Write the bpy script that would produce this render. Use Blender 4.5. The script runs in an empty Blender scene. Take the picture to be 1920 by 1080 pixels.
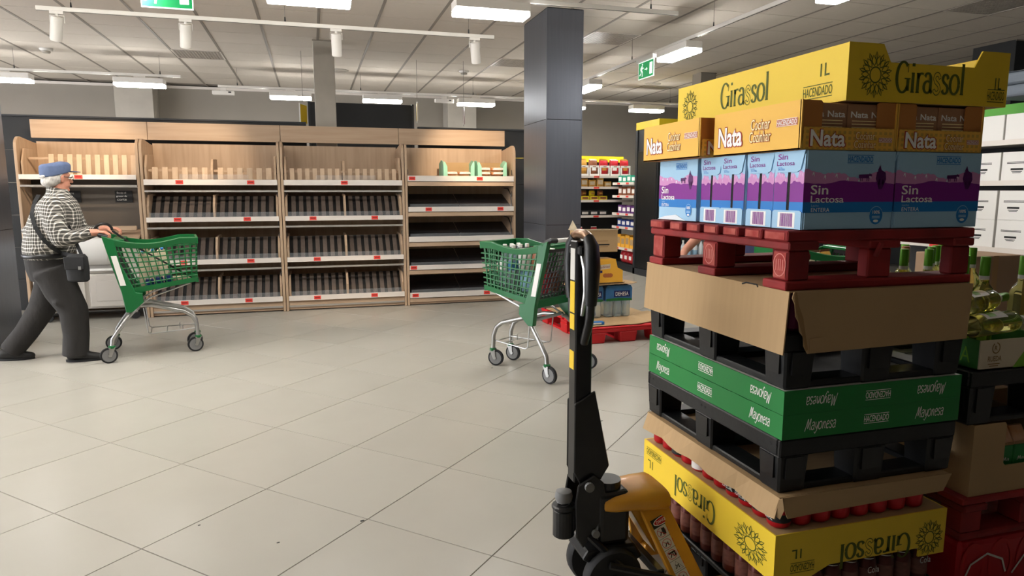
import bpy, bmesh, math, random
from mathutils import Vector, Matrix
R = random.Random(7)
PI = math.pi
SC = bpy.context.scene
COL = SC.collection
# ------------------------------------------------------------------ camera, world, exposure
CAMPOS = Vector((0, 0, 1.37)); YAW = math.radians(16.3); PITCH = math.radians(8.15); FPX = 1274.0
cam = bpy.data.cameras.new('camera'); cam_o = bpy.data.objects.new('camera', cam); COL.objects.link(cam_o)
cam_o.location = CAMPOS; cam_o.rotation_euler = (PI/2-PITCH, 0, -YAW)
cam.sensor_width = 36; cam.lens = FPX/1920*36; cam.clip_start = .05; cam.clip_end = 60
SC.camera = cam_o
SC.view_settings.view_transform = 'Standard'; SC.view_settings.look = 'None'
SC.view_settings.gamma = 1; SC.view_settings.use_curve_mapping = False
SC.view_settings.exposure = 0.2
wd = bpy.data.worlds.new('world'); SC.world = wd; wd.use_nodes = True
wd.node_tree.nodes['Background'].inputs[0].default_value = (.8, .85, 1, 1)
wd.node_tree.nodes['Background'].inputs[1].default_value = 0.0
LAMP_STRENGTH = 62.0      # the diffusers of the hanging LED lamps
FILL_GLOW = 11.0           # glow of the added, unseen window panes in the left wall
SPOT_WATT = 160.0          # warm track spots over the bread shelves

def in_view(p, m=60):
    q = Vector(p)-CAMPOS
    f = Vector((math.sin(YAW)*math.cos(PITCH), math.cos(YAW)*math.cos(PITCH), -math.sin(PITCH)))
    r = Vector((math.cos(YAW), -math.sin(YAW), 0)); d = f.cross(r)
    z = q.dot(f)
    if z < .2: return False
    return abs(FPX*q.dot(r)/z) < 960+m and abs(FPX*q.dot(d)/z) < 540+m

# ------------------------------------------------------------------ materials
def lin(c):
    return tuple((x/255/12.92 if x/255 <= .04045 else ((x/255+.055)/1.055)**2.4) for x in c)
MATS = {}
def mat(name, c, rough=.5, metal=0, var=0, scale=(6, 6, 6), bump=0, bscale=None, spec=.5, emit=0, rnd=0, alpha=1, trans=0, ior=1.45, c2=None, detail=4, coat=0):
    """procedural principled material; var mixes the colour towards c2 (or a darker tone) by object-space noise"""
    if name in MATS: return MATS[name]
    m = bpy.data.materials.new(name); m.use_nodes = True; nt = m.node_tree; N = nt.nodes; L = nt.links
    b = N['Principled BSDF']; col = lin(c)
    b.inputs['Base Color'].default_value = (*col, 1); b.inputs['Roughness'].default_value = rough
    b.inputs['Metallic'].default_value = metal; b.inputs['Specular IOR Level'].default_value = spec
    b.inputs['IOR'].default_value = ior; b.inputs['Transmission Weight'].default_value = trans; b.inputs['Alpha'].default_value = alpha
    b.inputs['Coat Weight'].default_value = coat
    if emit:
        b.inputs['Emission Color'].default_value = (*col, 1); b.inputs['Emission Strength'].default_value = emit
    vec = None
    if var or bump:
        tc = N.new('ShaderNodeTexCoord'); mp = N.new('ShaderNodeMapping'); mp.inputs['Scale'].default_value = scale
        L.new(tc.outputs['Object'], mp.inputs['Vector']); vec = mp.outputs[0]
        if rnd:
            oi = N.new('ShaderNodeObjectInfo'); ml = N.new('ShaderNodeMath'); ml.operation = 'MULTIPLY'; ml.inputs[1].default_value = 37
            L.new(oi.outputs['Random'], ml.inputs[0])
            cb = N.new('ShaderNodeCombineXYZ'); L.new(ml.outputs[0], cb.inputs[0]); L.new(ml.outputs[0], cb.inputs[1])
            L.new(cb.outputs[0], mp.inputs['Location'])
        nz = N.new('ShaderNodeTexNoise'); nz.inputs['Scale'].default_value = 1; nz.inputs['Detail'].default_value = detail
        L.new(vec, nz.inputs['Vector'])
    if var:
        mx = N.new('ShaderNodeMix'); mx.data_type = 'RGBA'
        cr = N.new('ShaderNodeMapRange'); cr.inputs[1].default_value = .35; cr.inputs[2].default_value = .7
        cr.inputs[4].default_value = var
        L.new(nz.outputs['Fac'], cr.inputs[0]); L.new(cr.outputs[0], mx.inputs['Factor'])
        mx.inputs['A'].default_value = (*col, 1)
        mx.inputs['B'].default_value = (*(lin(c2) if c2 else tuple(x*.45 for x in col)), 1)
        out = mx.outputs['Result']
        if rnd:
            oi2 = N.new('ShaderNodeObjectInfo'); hs = N.new('ShaderNodeHueSaturation')
            mr = N.new('ShaderNodeMapRange'); mr.inputs[3].default_value = 1-rnd; mr.inputs[4].default_value = 1+rnd
            L.new(oi2.outputs['Random'], mr.inputs[0]); L.new(mr.outputs[0], hs.inputs['Value']); L.new(out, hs.inputs['Color']); out = hs.outputs[0]
        L.new(out, b.inputs['Base Color'])
    if bump:
        src = nz.outputs['Fac']
        if bscale:
            n2 = N.new('ShaderNodeTexNoise'); n2.inputs['Scale'].default_value = bscale; n2.inputs['Detail'].default_value = 3
            L.new(vec, n2.inputs['Vector']); src = n2.outputs['Fac']
        bp = N.new('ShaderNodeBump'); bp.inputs['Strength'].default_value = bump; bp.inputs['Distance'].default_value = .01
        L.new(src, bp.inputs['Height']); L.new(bp.outputs[0], b.inputs['Normal'])
    MATS[name] = m
    return m
def M(n): return MATS[n]
mat('floor_tile', (172, 168, 159), .27, var=.35, scale=(2.2, 2.2, 2.2), rnd=.02, c2=(161, 157, 148), spec=.5)
mat('grout', (88, 84, 78), .8)
mat('ceiling_panel', (208, 200, 190), .95, var=.25, scale=(30, 30, 30), rnd=.02, c2=(198, 190, 180), bump=.15)
mat('tee', (136, 129, 121), .6)
mat('wall_grey', (148, 141, 132), .9, var=.3, scale=(3, 3, 3), c2=(139, 132, 123), bump=.1, bscale=60)
mat('column_paint', (176, 170, 160), .85, var=.2, scale=(4, 4, 4))
mat('clad', (112, 116, 126), .38, .75, var=.3, scale=(40, 40, 2), c2=(98, 102, 112))
mat('clad_seam', (40, 42, 46), .6)
mat('dark_panel', (38, 40, 43), .55, var=.3, scale=(3, 3, 3))
mat('dark_panel2', (52, 54, 58), .5, .2)
mat('black_plastic', (17, 18, 19), .42, bump=.08, scale=(40, 40, 40), var=.3, c2=(27, 28, 30))
mat('black_paint', (20, 20, 22), .3, var=.5, scale=(9, 9, 9), c2=(48, 47, 46))
mat('rubber', (26, 26, 28), .7)
mat('wood_h', (190, 164, 138), .5, var=.6, scale=(1.6, 30, 30), c2=(168, 140, 114), bump=.04)
mat('wood_v', (186, 160, 134), .5, var=.6, scale=(30, 30, 1.6), c2=(162, 136, 110), bump=.04)
mat('wood_slat', (196, 170, 142), .5, var=.5, scale=(40, 40, 3), c2=(178, 150, 122), rnd=.05)
mat('wood_grey', (176, 156, 134), .55, var=.6, scale=(30, 30, 1.6), c2=(150, 130, 110))
mat('slat_shaded', (98, 86, 78), .6, var=.5, scale=(40, 40, 3), c2=(80, 70, 63), rnd=.06)  # slat wood darkened, the shade under the shelves put into its colour
mat('tray_black', (22, 20, 20), .6)
mat('rail_white', (222, 214, 206), .4)
mat('rail_metal', (190, 186, 180), .35, .6)
mat('tag_red', (226, 70, 58), .6)
mat('tag_ink', (150, 30, 28), .6)
mat('acrylic', (215, 222, 228), .08, alpha=.08)
mat('white_plastic', (232, 230, 226), .45)
mat('white_paint', (226, 222, 216), .5)
mat('diffuser', (255, 252, 246), .5, emit=LAMP_STRENGTH)
mat('fill_pane', (244, 247, 255), .1, emit=FILL_GLOW)
mat('steel', (178, 178, 176), .38, .95, var=.2, scale=(20, 20, 20))
mat('green_plastic', (10, 98, 48), .4, coat=.1)
mat('green_dark', (8, 84, 44), .45)
mat('gate_grey', (64, 60, 62), .5)
mat('grey_wheel', (120, 120, 120), .5)
mat('kraft', (178, 148, 108), .85, var=.35, scale=(3, 60, 3), c2=(166, 136, 98))
mat('kraft_edge', (150, 118, 80), .9)
mat('kraft_dark', (150, 122, 96), .85, var=.3, scale=(3, 3, 3))
mat('sun_yellow', (232, 198, 50), .55, var=.2, scale=(4, 4, 4), c2=(224, 188, 44))
mat('olive_ink', (84, 92, 20), .7)
mat('nata', (236, 184, 78), .6)
mat('nata_kraft', (190, 124, 62), .8, var=.3, scale=(5, 5, 5))
mat('gingham', (206, 164, 78), .7)
mat('ink_red', (176, 58, 34), .6)
mat('ink_white', (245, 243, 238), .6)
mat('milk_pale', (160, 200, 228), .5)
mat('milk_white', (232, 238, 244), .5)
mat('milk_pink', (206, 142, 194), .5)
mat('milk_purple', (128, 32, 140), .5)
mat('milk_blue', (28, 122, 200), .5)
mat('cow', (84, 22, 96), .5)
mat('slit', (18, 16, 18), .8)
mat('mayo_green', (22, 120, 52), .5)
mat('tray_white', (212, 210, 206), .6)
mat('pallet_red', (152, 34, 34), .7, var=.75, scale=(5, 5, 5), c2=(88, 20, 22), bump=.3, rnd=.12)
mat('pallet_red_end', (150, 44, 40), .8, var=.6, scale=(18, 18, 18), c2=(196, 110, 96))
mat('plastic_red', (206, 30, 36), .5, var=.3, scale=(4, 4, 4), c2=(178, 24, 30))
mat('jack_yellow', (214, 152, 38), .35, var=.5, scale=(7, 7, 7), c2=(176, 116, 40), coat=.2)
mat('sticker', (206, 204, 196), .5)
mat('ink_black', (24, 24, 24), .6)
mat('hazard_red', (190, 24, 30), .5)
mat('hazard_yellow', (226, 190, 40), .5)
mat('can_red', (186, 22, 34), .3, .3)
mat('can_brown', (88, 40, 34), .3, .4)
mat('can_band', (120, 74, 62), .4, var=.6, scale=(60, 60, 90), c2=(84, 44, 38))
mat('can_top', (190, 190, 190), .25, .9)
mat('skin', (206, 146, 122), .55, var=.35, scale=(25, 25, 25), c2=(190, 116, 96))
mat('hair_grey', (196, 192, 186), .8, var=.6, scale=(90, 90, 30), c2=(140, 136, 132), bump=.5)
mat('denim_cap', (88, 102, 134), .85, var=.3, scale=(40, 40, 40), c2=(70, 84, 116))
mat('trouser_grey', (50, 48, 47), .92, var=.6, scale=(10, 10, 5), c2=(38, 36, 36), bump=.9)
mat('shoe_black', (30, 29, 29), .6)
mat('bag_black', (20, 20, 21), .75, var=.4, scale=(30, 30, 30), c2=(34, 34, 36))
mat('navy', (52, 58, 92), .85, var=.3, scale=(9, 9, 4))
mat('exit_green', (20, 150, 84), .5, emit=.55)
mat('exit_white', (240, 250, 244), .5, emit=.9)
mat('glass_wine', (226, 220, 140), .04, trans=.94, ior=1.3)
mat('inner_steel', (96, 88, 80), .42, .35)
mat('cabinet_white', (190, 184, 176), .5)
mat('capsule_green', (96, 160, 36), .4, .3)
mat('capsule_brown', (150, 96, 60), .4, .3)
mat('label_white', (226, 226, 222), .6)
mat('rueda_green', (120, 176, 44), .5)
mat('rueda_dark', (58, 122, 50), .5)
mat('rueda_beige', (206, 194, 170), .6)
mat('rueda_ink', (132, 106, 60), .6)
mat('water_plastic', (214, 228, 234), .12, trans=.75, ior=1.15)
mat('water_blue', (40, 110, 180), .35)
mat('water_label', (64, 120, 170), .4, var=.4, scale=(14, 14, 14), c2=(36, 80, 140))
mat('navy_ink', (24, 36, 96), .5)
mat('detergent', (40, 160, 130), .25)
mat('maroon', (128, 40, 86), .6)
mat('biscuit', (232, 172, 56), .55)
mat('biscuit_brown', (170, 96, 50), .6)
mat('wood_dark', (70, 46, 34), .6)
mat('bar_bronze', (150, 116, 90), .3, .8)
mat('mint', (150, 206, 180), .6)
mat('bread', (206, 140, 84), .5, var=.6, scale=(14, 14, 14), c2=(236, 214, 190))
mat('film', (228, 226, 222), .2, var=.4, scale=(20, 20, 20), c2=(170, 150, 130), bump=.4)
for n, c in dict(bag_red=(190, 30, 44), bag_gold=(208, 156, 70), bag_green=(40, 120, 60), bag_brown=(142, 84, 56), bag_teal=(40, 160, 130), bag_blue=(34, 60, 140),
                 bag_purple=(110, 60, 130), bag_cream=(224, 208, 180), tray_yellow=(236, 214, 40), poster_brown=(110, 40, 36), vent_grey=(170, 162, 152)).items():
    mat(n, c, .4, var=.5, scale=(16, 16, 16), c2=tuple(int(x*.72) for x in c))
mat('fascia_yellow', (236, 206, 36), .5)
mat('fascia_green', (90, 170, 60), .5)
mat('box_white', (228, 226, 222), .6)
mat('blanket_grey', (110, 118, 128), .8)
mat('stamp_pink', (206, 130, 120), .8)
mat('ink_gold', (255, 236, 176), .6); mat('milk_pink2', (196, 120, 92), .6)
mat('nata_pack', (168, 124, 92), .6); mat('pack_blue', (120, 122, 118), .6)
mat('tray_gloss', (46, 44, 46), .22)
def plaid():
    m = bpy.data.materials.new('plaid_shirt'); m.use_nodes = True; nt = m.node_tree; N = nt.nodes; L = nt.links
    b = N['Principled BSDF']; b.inputs['Roughness'].default_value = .9
    tc = N.new('ShaderNodeTexCoord'); sp = N.new('ShaderNodeSeparateXYZ'); L.new(tc.outputs['Object'], sp.inputs[0])
    nz = N.new('ShaderNodeTexNoise'); nz.inputs['Scale'].default_value = 9; L.new(tc.outputs['Object'], nz.inputs['Vector'])
    def math_(op, a, bb):
        n = N.new('ShaderNodeMath'); n.operation = op
        for i, v in enumerate((a, bb)):
            if v is None: continue
            if isinstance(v, (int, float)): n.inputs[i].default_value = v
            else: L.new(v, n.inputs[i])
        return n.outputs[0]
    wob = math_('MULTIPLY', nz.outputs['Fac'], .035)
    u = math_('ADD', math_('SUBTRACT', sp.outputs[0], sp.outputs[1]), wob)
    v = math_('ADD', sp.outputs[2], wob)
    s1 = math_('LESS_THAN', math_('FRACT', math_('MULTIPLY', u, 36), None), .28)
    s2 = math_('LESS_THAN', math_('FRACT', math_('MULTIPLY', v, 36), None), .28)
    f = math_('MULTIPLY', math_('ADD', s1, s2), .5)
    cr = N.new('ShaderNodeValToRGB'); L.new(f, cr.inputs[0])
    cr.color_ramp.elements[0].color = (*lin((66, 64, 60)), 1)
    cr.color_ramp.elements[1].color = (*lin((236, 232, 224)), 1)
    e = cr.color_ramp.elements.new(.5); e.color = (*lin((158, 154, 146)), 1)
    L.new(cr.outputs[0], b.inputs['Base Color']); MATS['plaid'] = m
plaid()

# ------------------------------------------------------------------ geometry helpers
class MB:
    def __init__(s): s.v = []; s.f = []; s.m = []
    def add(s, vs, fs, m=0):
        o = len(s.v); s.v += [tuple(x) for x in vs]; s.f += [tuple(i+o for i in f) for f in fs]; s.m += [m]*len(fs); return s
    def hexa(s, p, m=0):   # p: 4 bottom, 4 top, counter-clockwise seen from above
        return s.add(p, [(3, 2, 1, 0), (4, 5, 6, 7), (0, 1, 5, 4), (1, 2, 6, 5), (2, 3, 7, 6), (3, 0, 4, 7)], m)
    def box(s, x0, x1, y0, y1, z0, z1, m=0):
        return s.hexa([(x0, y0, z0), (x1, y0, z0), (x1, y1, z0), (x0, y1, z0), (x0, y0, z1), (x1, y0, z1), (x1, y1, z1), (x0, y1, z1)], m)
    def prism(s, poly, o, u, v, w, m=0):   # poly in (u, v), extruded by vector w
        o = Vector(o); u = Vector(u); v = Vector(v); w = Vector(w); n = len(poly)
        a = [o+u*p[0]+v*p[1] for p in poly]; b = [q+w for q in a]
        fs = [tuple(range(n))[::-1], tuple(range(n, 2*n))]+[(i, (i+1) % n, n+(i+1) % n, n+i) for i in range(n)]
        if u.cross(v).dot(w) < 0: fs = [f[::-1] for f in fs]
        return s.add(a+b, fs, m)
    def bar(s, p0, p1, w, h, m=0, up=(0, 0, 1)):
        p0 = Vector(p0); p1 = Vector(p1); d = (p1-p0).normalized(); up = Vector(up)
        if abs(d.dot(up)) > .98: up = Vector((1, 0, 0))
        r = d.cross(up).normalized()*(w/2); t = r.cross(d).normalized()*(h/2)
        return s.hexa([p0-r-t, p0+r-t, p1+r-t, p1-r-t, p0-r+t, p0+r+t, p1+r+t, p1-r+t], m)
    def tube(s, path, r, n=8, m=0, closed=False, flat=None):
        P = [Vector(p) for p in path]; k = len(P)
        rs = r if isinstance(r, (list, tuple)) else [r]*k
        base = len(s.v); nrm = None
        for i, p in enumerate(P):
            if closed: d = (P[(i+1) % k]-P[i-1])
            else: d = (P[min(i+1, k-1)]-P[max(i-1, 0)])
            d.normalize()
            if nrm is None:
                nrm = d.orthogonal().normalized() if flat is None else (Vector(flat)-d*Vector(flat).dot(d)).normalized()
            else:
                nrm = (nrm-d*nrm.dot(d)).normalized()
            bn = d.cross(nrm)
            for j in range(n):
                a = 2*PI*j/n
                s.v.append(tuple(p+(nrm*math.cos(a)+bn*math.sin(a))*rs[i]))
        for i in range(k if closed else k-1):
            for j in range(n):
                a = base+i*n; b = base+((i+1) % k)*n
                s.f.append((a+j, a+(j+1) % n, b+(j+1) % n, b+j)); s.m.append(m)
        if not closed:
            s.f.append(tuple(base+j for j in range(n))[::-1]); s.m.append(m)
            s.f.append(tuple(base+(k-1)*n+j for j in range(n))); s.m.append(m)
        return s
    def cyl(s, p0, p1, r0, r1=None, n=14, m=0): return s.tube([p0, p1], [r0, r0 if r1 is None else r1], n, m)
    def lathe(s, prof, c=(0, 0, 0), n=16, m=0, axis='z'):
        base = len(s.v); k = len(prof)
        for r, z in prof:
            for j in range(n):
                a = 2*PI*j/n; x, y = r*math.cos(a), r*math.sin(a)
                p = (x, y, z) if axis == 'z' else ((x, z, y) if axis == 'y' else (z, x, y))
                s.v.append((p[0]+c[0], p[1]+c[1], p[2]+c[2]))
        for i in range(k-1):
            for j in range(n):
                q = (base+i*n+j, base+i*n+(j+1) % n, base+(i+1)*n+(j+1) % n, base+(i+1)*n+j)
                s.f.append(q if axis != 'y' else q[::-1]); s.m.append(m)
        e = [tuple(base+j for j in range(n))[::-1], tuple(base+(k-1)*n+j for j in range(n))]
        if axis == 'y': e = [x[::-1] for x in e]
        s.f += e; s.m += [m, m]
        return s
    def poly(s, pts, m=0): return s.add(pts, [tuple(range(len(pts)))], m)
    def loft(s, rings, m=0, cap=True):   # rings of equal length
        base = len(s.v); n = len(rings[0])
        for r in rings: s.v += [tuple(p) for p in r]
        for i in range(len(rings)-1):
            for j in range(n):
                a = base+i*n; b = a+n
                s.f.append((a+j, a+(j+1) % n, b+(j+1) % n, b+j)); s.m.append(m)
        if cap:
            s.f.append(tuple(base+j for j in range(n))[::-1]); s.m.append(m)
            s.f.append(tuple(base+(len(rings)-1)*n+j for j in range(n))); s.m.append(m)
        return s
    def mesh(s, name, mats):
        me = bpy.data.meshes.new(name); me.from_pydata(s.v, [], s.f)
        for x in (mats if isinstance(mats, (list, tuple)) else [mats]): me.materials.append(M(x) if isinstance(x, str) else x)
        if any(s.m): me.polygons.foreach_set('material_index', s.m)
        me.update(); return me
    def obj(s, name, mats, parent=None, smooth=False, bevel=0, seg=1, loc=None, solid=0):
        return link(name, s.mesh(name, mats), parent, smooth, bevel, seg, loc, solid)
def link(name, me, parent=None, smooth=False, bevel=0, seg=1, loc=None, solid=0):
    o = bpy.data.objects.new(name, me); COL.objects.link(o)
    if parent: o.parent = parent
    if loc: o.location = loc
    if smooth: smooth_by_angle(me)
    if solid:
        sm = o.modifiers.new('solid', 'SOLIDIFY'); sm.thickness = solid; sm.offset = 0
    if bevel:
        b = o.modifiers.new('bevel', 'BEVEL'); b.width = bevel; b.segments = seg; b.limit_method = 'ANGLE'; b.angle_limit = .6
    return o
def smooth_by_angle(me, ang=.7):
    me.polygons.foreach_set('use_smooth', [True]*len(me.polygons))
    try: me.set_sharp_from_angle(angle=ang)
    except Exception: pass
def thing(name, label, cat, loc=(0, 0, 0), rz=0, group=None):
    o = bpy.data.objects.new(name, None); COL.objects.link(o); o.empty_display_size = .1
    o.location = loc; o.rotation_euler = (0, 0, rz); return tag(o, label, cat, group)
def tag(o, label, cat, group=None):
    o['label'] = label; o['category'] = cat
    if group: o['group'] = group
    return o
def structure(o): o['kind'] = 'structure'; return o
KIDS = {}
def dup(root, loc, rz=None, label=None, group=None):
    r = root.copy(); COL.objects.link(r); r.location = loc
    if rz is not None: r.rotation_euler = (0, 0, rz)
    if label: r['label'] = label
    if group: r['group'] = group
    kids = KIDS.get(root.name)
    if kids is None:
        kids = KIDS[root.name] = [(c, list(c.children)) for c in root.children]
    for ch, gs in kids:
        c = ch.copy(); COL.objects.link(c); c.parent = r
        for g in gs:
            d = g.copy(); COL.objects.link(d); d.parent = c
    return r
ORD = ['first', 'second', 'third', 'fourth', 'fifth', 'sixth', 'seventh', 'eighth', 'ninth', 'tenth', 'eleventh', 'twelfth', 'thirteenth', 'fourteenth', 'fifteenth']
# ---- flat print: font text and drawn strokes, laid on a plane (o, u, v)
TXT = {}
def text_mesh(s, bold=0, shear=0, space=1):
    k = (s, bold, shear, space)
    if k in TXT: return TXT[k]
    c = bpy.data.curves.new('lettering', 'FONT'); c.body = s; c.size = 1; c.offset = bold; c.shear = shear; c.space_character = space
    c.resolution_u = 3; c.align_x = 'CENTER'; c.align_y = 'CENTER'; c.fill_mode = 'FRONT'
    o = bpy.data.objects.new('lettering', c)
    me = bpy.data.meshes.new_from_object(o); bpy.data.objects.remove(o); me.name = 'lettering'
    vs = [(v.co.x, v.co.y) for v in me.vertices]; fs = [tuple(p.vertices) for p in me.polygons]
    bpy.data.meshes.remove(me)
    xs = [v[0] for v in vs]; ys = [v[1] for v in vs]
    w = max(xs)-min(xs); h = max(ys)-min(ys); cx = (max(xs)+min(xs))/2; cy = (max(ys)+min(ys))/2
    vs = [(x-cx, y-cy) for x, y in vs]
    TXT[k] = (vs, fs, w, h); return TXT[k]
def put2d(mb, vs, fs, o, u, v, m=0):
    o = Vector(o); u = Vector(u); v = Vector(v)
    fl = u.cross(v)
    mb.add([o+u*a+v*b for a, b in vs], fs, m)
def text(parent, s, o, u, v, w=None, h=None, matn='ink_white', lift=.0008, bold=0, shear=0, name='lettering', sx=None):
    """text centred at o, in plane u (right), v (up), w wide and h high"""
    vs, fs, tw, th = text_mesh(s, bold, shear)
    if w is None: w = tw*h/th
    if h is None: h = th*w/tw
    u = Vector(u).normalized(); v = Vector(v).normalized(); n = u.cross(v)
    mb = MB(); put2d(mb, [(a*w/tw, b*h/th) for a, b in vs], fs, Vector(o)+n*lift, u, v)
    return mb.obj(name, matn, parent)
def ribbon(pts, w, closed=False):
    """a pen stroke in 2-D: w is a width or a function of the direction"""
    n = len(pts); V = []; F = []
    for i in range(n):
        a = pts[i-1] if (closed or i) else pts[0]; b = pts[(i+1) % n] if (closed or i < n-1) else pts[-1]
        dx, dy = b[0]-a[0], b[1]-a[1]; L = math.hypot(dx, dy) or 1; dx /= L; dy /= L
        ww = (w(dx, dy) if callable(w) else w)/2
        V += [(pts[i][0]-dy*ww, pts[i][1]+dx*ww), (pts[i][0]+dy*ww, pts[i][1]-dx*ww)]
    for i in range(n if closed else n-1):
        j = (i+1) % n; F.append((2*i, 2*i+1, 2*j+1, 2*j))
    return V, F
def arc(cx, cy, rx, ry, a0, a1, n=14):
    return [(cx+rx*math.cos(math.radians(a0+(a1-a0)*i/n)), cy+ry*math.sin(math.radians(a0+(a1-a0)*i/n))) for i in range(n+1)]
SER = .11
def ser(x, y, w=.34): return [(x-w/2, y), (x+w/2, y)]
GLY = {   # x height 1; (advance, pen strokes, serifs)
 'G': (1.35, [arc(.62, .74, .56, .78, 48, 325, 22), [(1.12, .68), (1.12, .06)]], [ser(1.06, .68, .56), [(1.08, 1.0), (1.08, 1.42)]]),
 'i': (.48, [[(.22, 0), (.22, 1)], [(.22, 1.32), (.22, 1.48)]], [ser(.22, 0), [(.06, .97), (.22, .97)]]),
 'r': (.72, [[(.22, 0), (.22, 1)], arc(.55, .62, .33, .36, 165, 62, 8)], [ser(.22, 0), [(.06, .97), (.22, .97)]]),
 'a': (.92, [arc(.42, .68, .3, .33, 155, 0, 8)+[(.72, .1)], arc(.42, .3, .33, .3, 60, 330, 14), [(.72, .16), (.88, .0)]], []),
 's': (.8, [[(.66, .76)]+arc(.4, .74, .25, .25, 20, 180, 10)+[(.24, .6), (.42, .5), (.58, .4)]+arc(.4, .25, .26, .25, 0, -165, 10)], []),
 'o': (1.05, [arc(.5, .5, .42, .5, 0, 360, 22)], []),
 'l': (.48, [[(.22, 0), (.22, 1.6)]], [ser(.22, 0), [(.06, 1.57), (.22, 1.57)]]),
 'M': (1.5, [[(.0, -.15), (.3, .9), (.42, 1.45), (.5, 1.4), (.6, .2), (.66, .2), (1.05, 1.4), (1.12, 1.45), (1.15, 1.3), (1.2, .15), (1.32, .0), (1.42, .1)]], []),
 'y': (.85, [[(.1, 1), (.2, .35), (.42, .1), (.72, .6)], [(.8, 1), (.62, -.1), (.3, -.5), (.02, -.3)]], []),
 'n': (.95, [[(.15, 0), (.2, .95)], [(.2, .5), (.45, .95), (.66, .85), (.7, .1), (.9, .05)]], []),
 'e': (.85, [[(.12, .5), (.7, .6)]+arc(.42, .58, .3, .4, 10, 180, 10)+arc(.44, .42, .32, .42, 180, 320, 10)], []),
}
def strokes_text(word, thick, thin, shear=0, outline_at=None, serif=True):
    V = []; F = []; x = 0
    pen = lambda dx, dy: thin+(thick-thin)*abs(dy)**1.5
    def push(v, f):
        o = len(V); V.extend(v); F.extend(tuple(i+o for i in q) for q in f)
    for k, ch in enumerate(word):
        adv, st, se = GLY[ch]
        for p in st:
            p = [(x+a, b) for a, b in p]
            if k == outline_at:
                v, _ = ribbon(p, .2); push(*ribbon(v[0::2]+v[1::2][::-1], .05, True))
            else: push(*ribbon(p, pen))
        if serif:
            for p in se: push(*ribbon([(x+a, b) for a, b in p], .06))
        x += adv
    V = [(a+b*shear, b) for a, b in V]
    return V, F, x
def word_print(parent, word, o, u, v, w, h, matn, lift=.0008, thick=.2, thin=.07, shear=0, outline_at=None, serif=True):
    V, F, x = strokes_text(word, thick, thin, shear, outline_at, serif)
    u = Vector(u).normalized(); v = Vector(v).normalized(); n = u.cross(v); hh = 1.55
    mb = MB(); put2d(mb, [((a-x/2)*w/x, (b-.6)*h/hh) for a, b in V], F, Vector(o)+n*lift, u, v)
    return mb.obj('lettering', matn, parent)
def sunflower(parent, o, u, v, r, ry, matn='olive_ink', lift=.0008):
    V = []; F = []
    def push(v_, f_):
        q = len(V); V.extend(v_); F.extend(tuple(i+q for i in t) for t in f_)
    push(*ribbon(arc(0, 0, .34, .34, 0, 360, 20)[:-1], .06, True))
    K = 14
    for k in range(K):
        a = 2*PI*k/K
        def P(rad, da): return (rad*math.cos(a+da), rad*math.sin(a+da))
        push(*ribbon([P(.4, 0), P(.52, .17), P(.66, .19), P(.86, 0), P(.66, -.19), P(.52, -.17)], .05, True))
        b = PI/K
        push(*ribbon([P(.68, b*.72), P(.84, b*.66), P(1.0, b), P(.84, b*1.34), P(.68, b*1.28)], .05))
    u = Vector(u).normalized(); v = Vector(v).normalized(); n = u.cross(v)
    mb = MB(); put2d(mb, [(a*r, b*ry) for a, b in V], F, Vector(o)+n*lift, u, v)
    return mb.obj('sunflower_print', matn, parent)
def brand_print(parent, o, u, v, w, h, matn, lift=.0008, bold=.008):
    u = Vector(u).normalized(); v = Vector(v).normalized(); o = Vector(o)
    t = text(parent, 'HACENDADO', o, u, v, w, h*.66, matn, lift, bold)
    n = u.cross(v)
    for s in (-1, 1): rect_print(parent, o+v*(s*h*.46), u, v, w, h*.06, matn, lift, 'lettering_rule')
    return t
def rect_print(parent, o, u, v, w, h, matn, lift=.0004, name='print_patch'):
    u = Vector(u).normalized(); v = Vector(v).normalized(); q = Vector(o)+u.cross(v)*lift
    return MB().poly([q-u*w/2-v*h/2, q+u*w/2-v*h/2, q+u*w/2+v*h/2, q-u*w/2+v*h/2]).obj(name, matn, parent)
def ngon(o, u, v, r, ry=None, n=20):
    u = Vector(u).normalized(); v = Vector(v).normalized(); o = Vector(o); ry = ry or r
    return [o+u*r*math.cos(2*PI*i/n)+v*ry*math.sin(2*PI*i/n) for i in range(n)]
# ================================================================== the room
ZC = 3.16; YB = 13.2; XL, XR, YF = -10.0, 10.5, -4.0
# floor: large square tiles laid at 45 degrees, thin dark joints
T = .607; GO = Vector((-1.114, 4.905, 0)); GU = Vector((math.cos(-PI/4), math.sin(-PI/4), 0)); GV = Vector((-math.cos(PI/4), -math.sin(PI/4), 0))
fl = structure(MB().box(XL-.1, XR+.1, YF-.1, YB+.1, -.14, -.004).obj('floor', 'grout'))
h = T/2-.0016
tm = MB().hexa([(-h, -h, -.004), (h, -h, -.004), (h, h, -.004), (-h, h, -.004), (-h+.001, -h+.001, 0), (h-.001, -h+.001, 0), (h-.001, h-.001, 0), (-h+.001, h-.001, 0)]).mesh('floor_tile', 'floor_tile')
rest = MB(); cand = []
for a in range(-55, 56):
    for b in range(-55, 56):
        c = GO+GU*T*(a+.5)+GV*T*(b+.5)
        if not (XL+.45 < c.x < XR-.45 and YF+.45 < c.y < YB-.45): continue
        vis = any(in_view((c.x+dx, c.y+dy, 0), 5) for dx in (-.4, 0, .4) for dy in (-.4, 0, .4))
        cand.append((not vis, c.length, c))
cand.sort(key=lambda t: t[:2])
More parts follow.
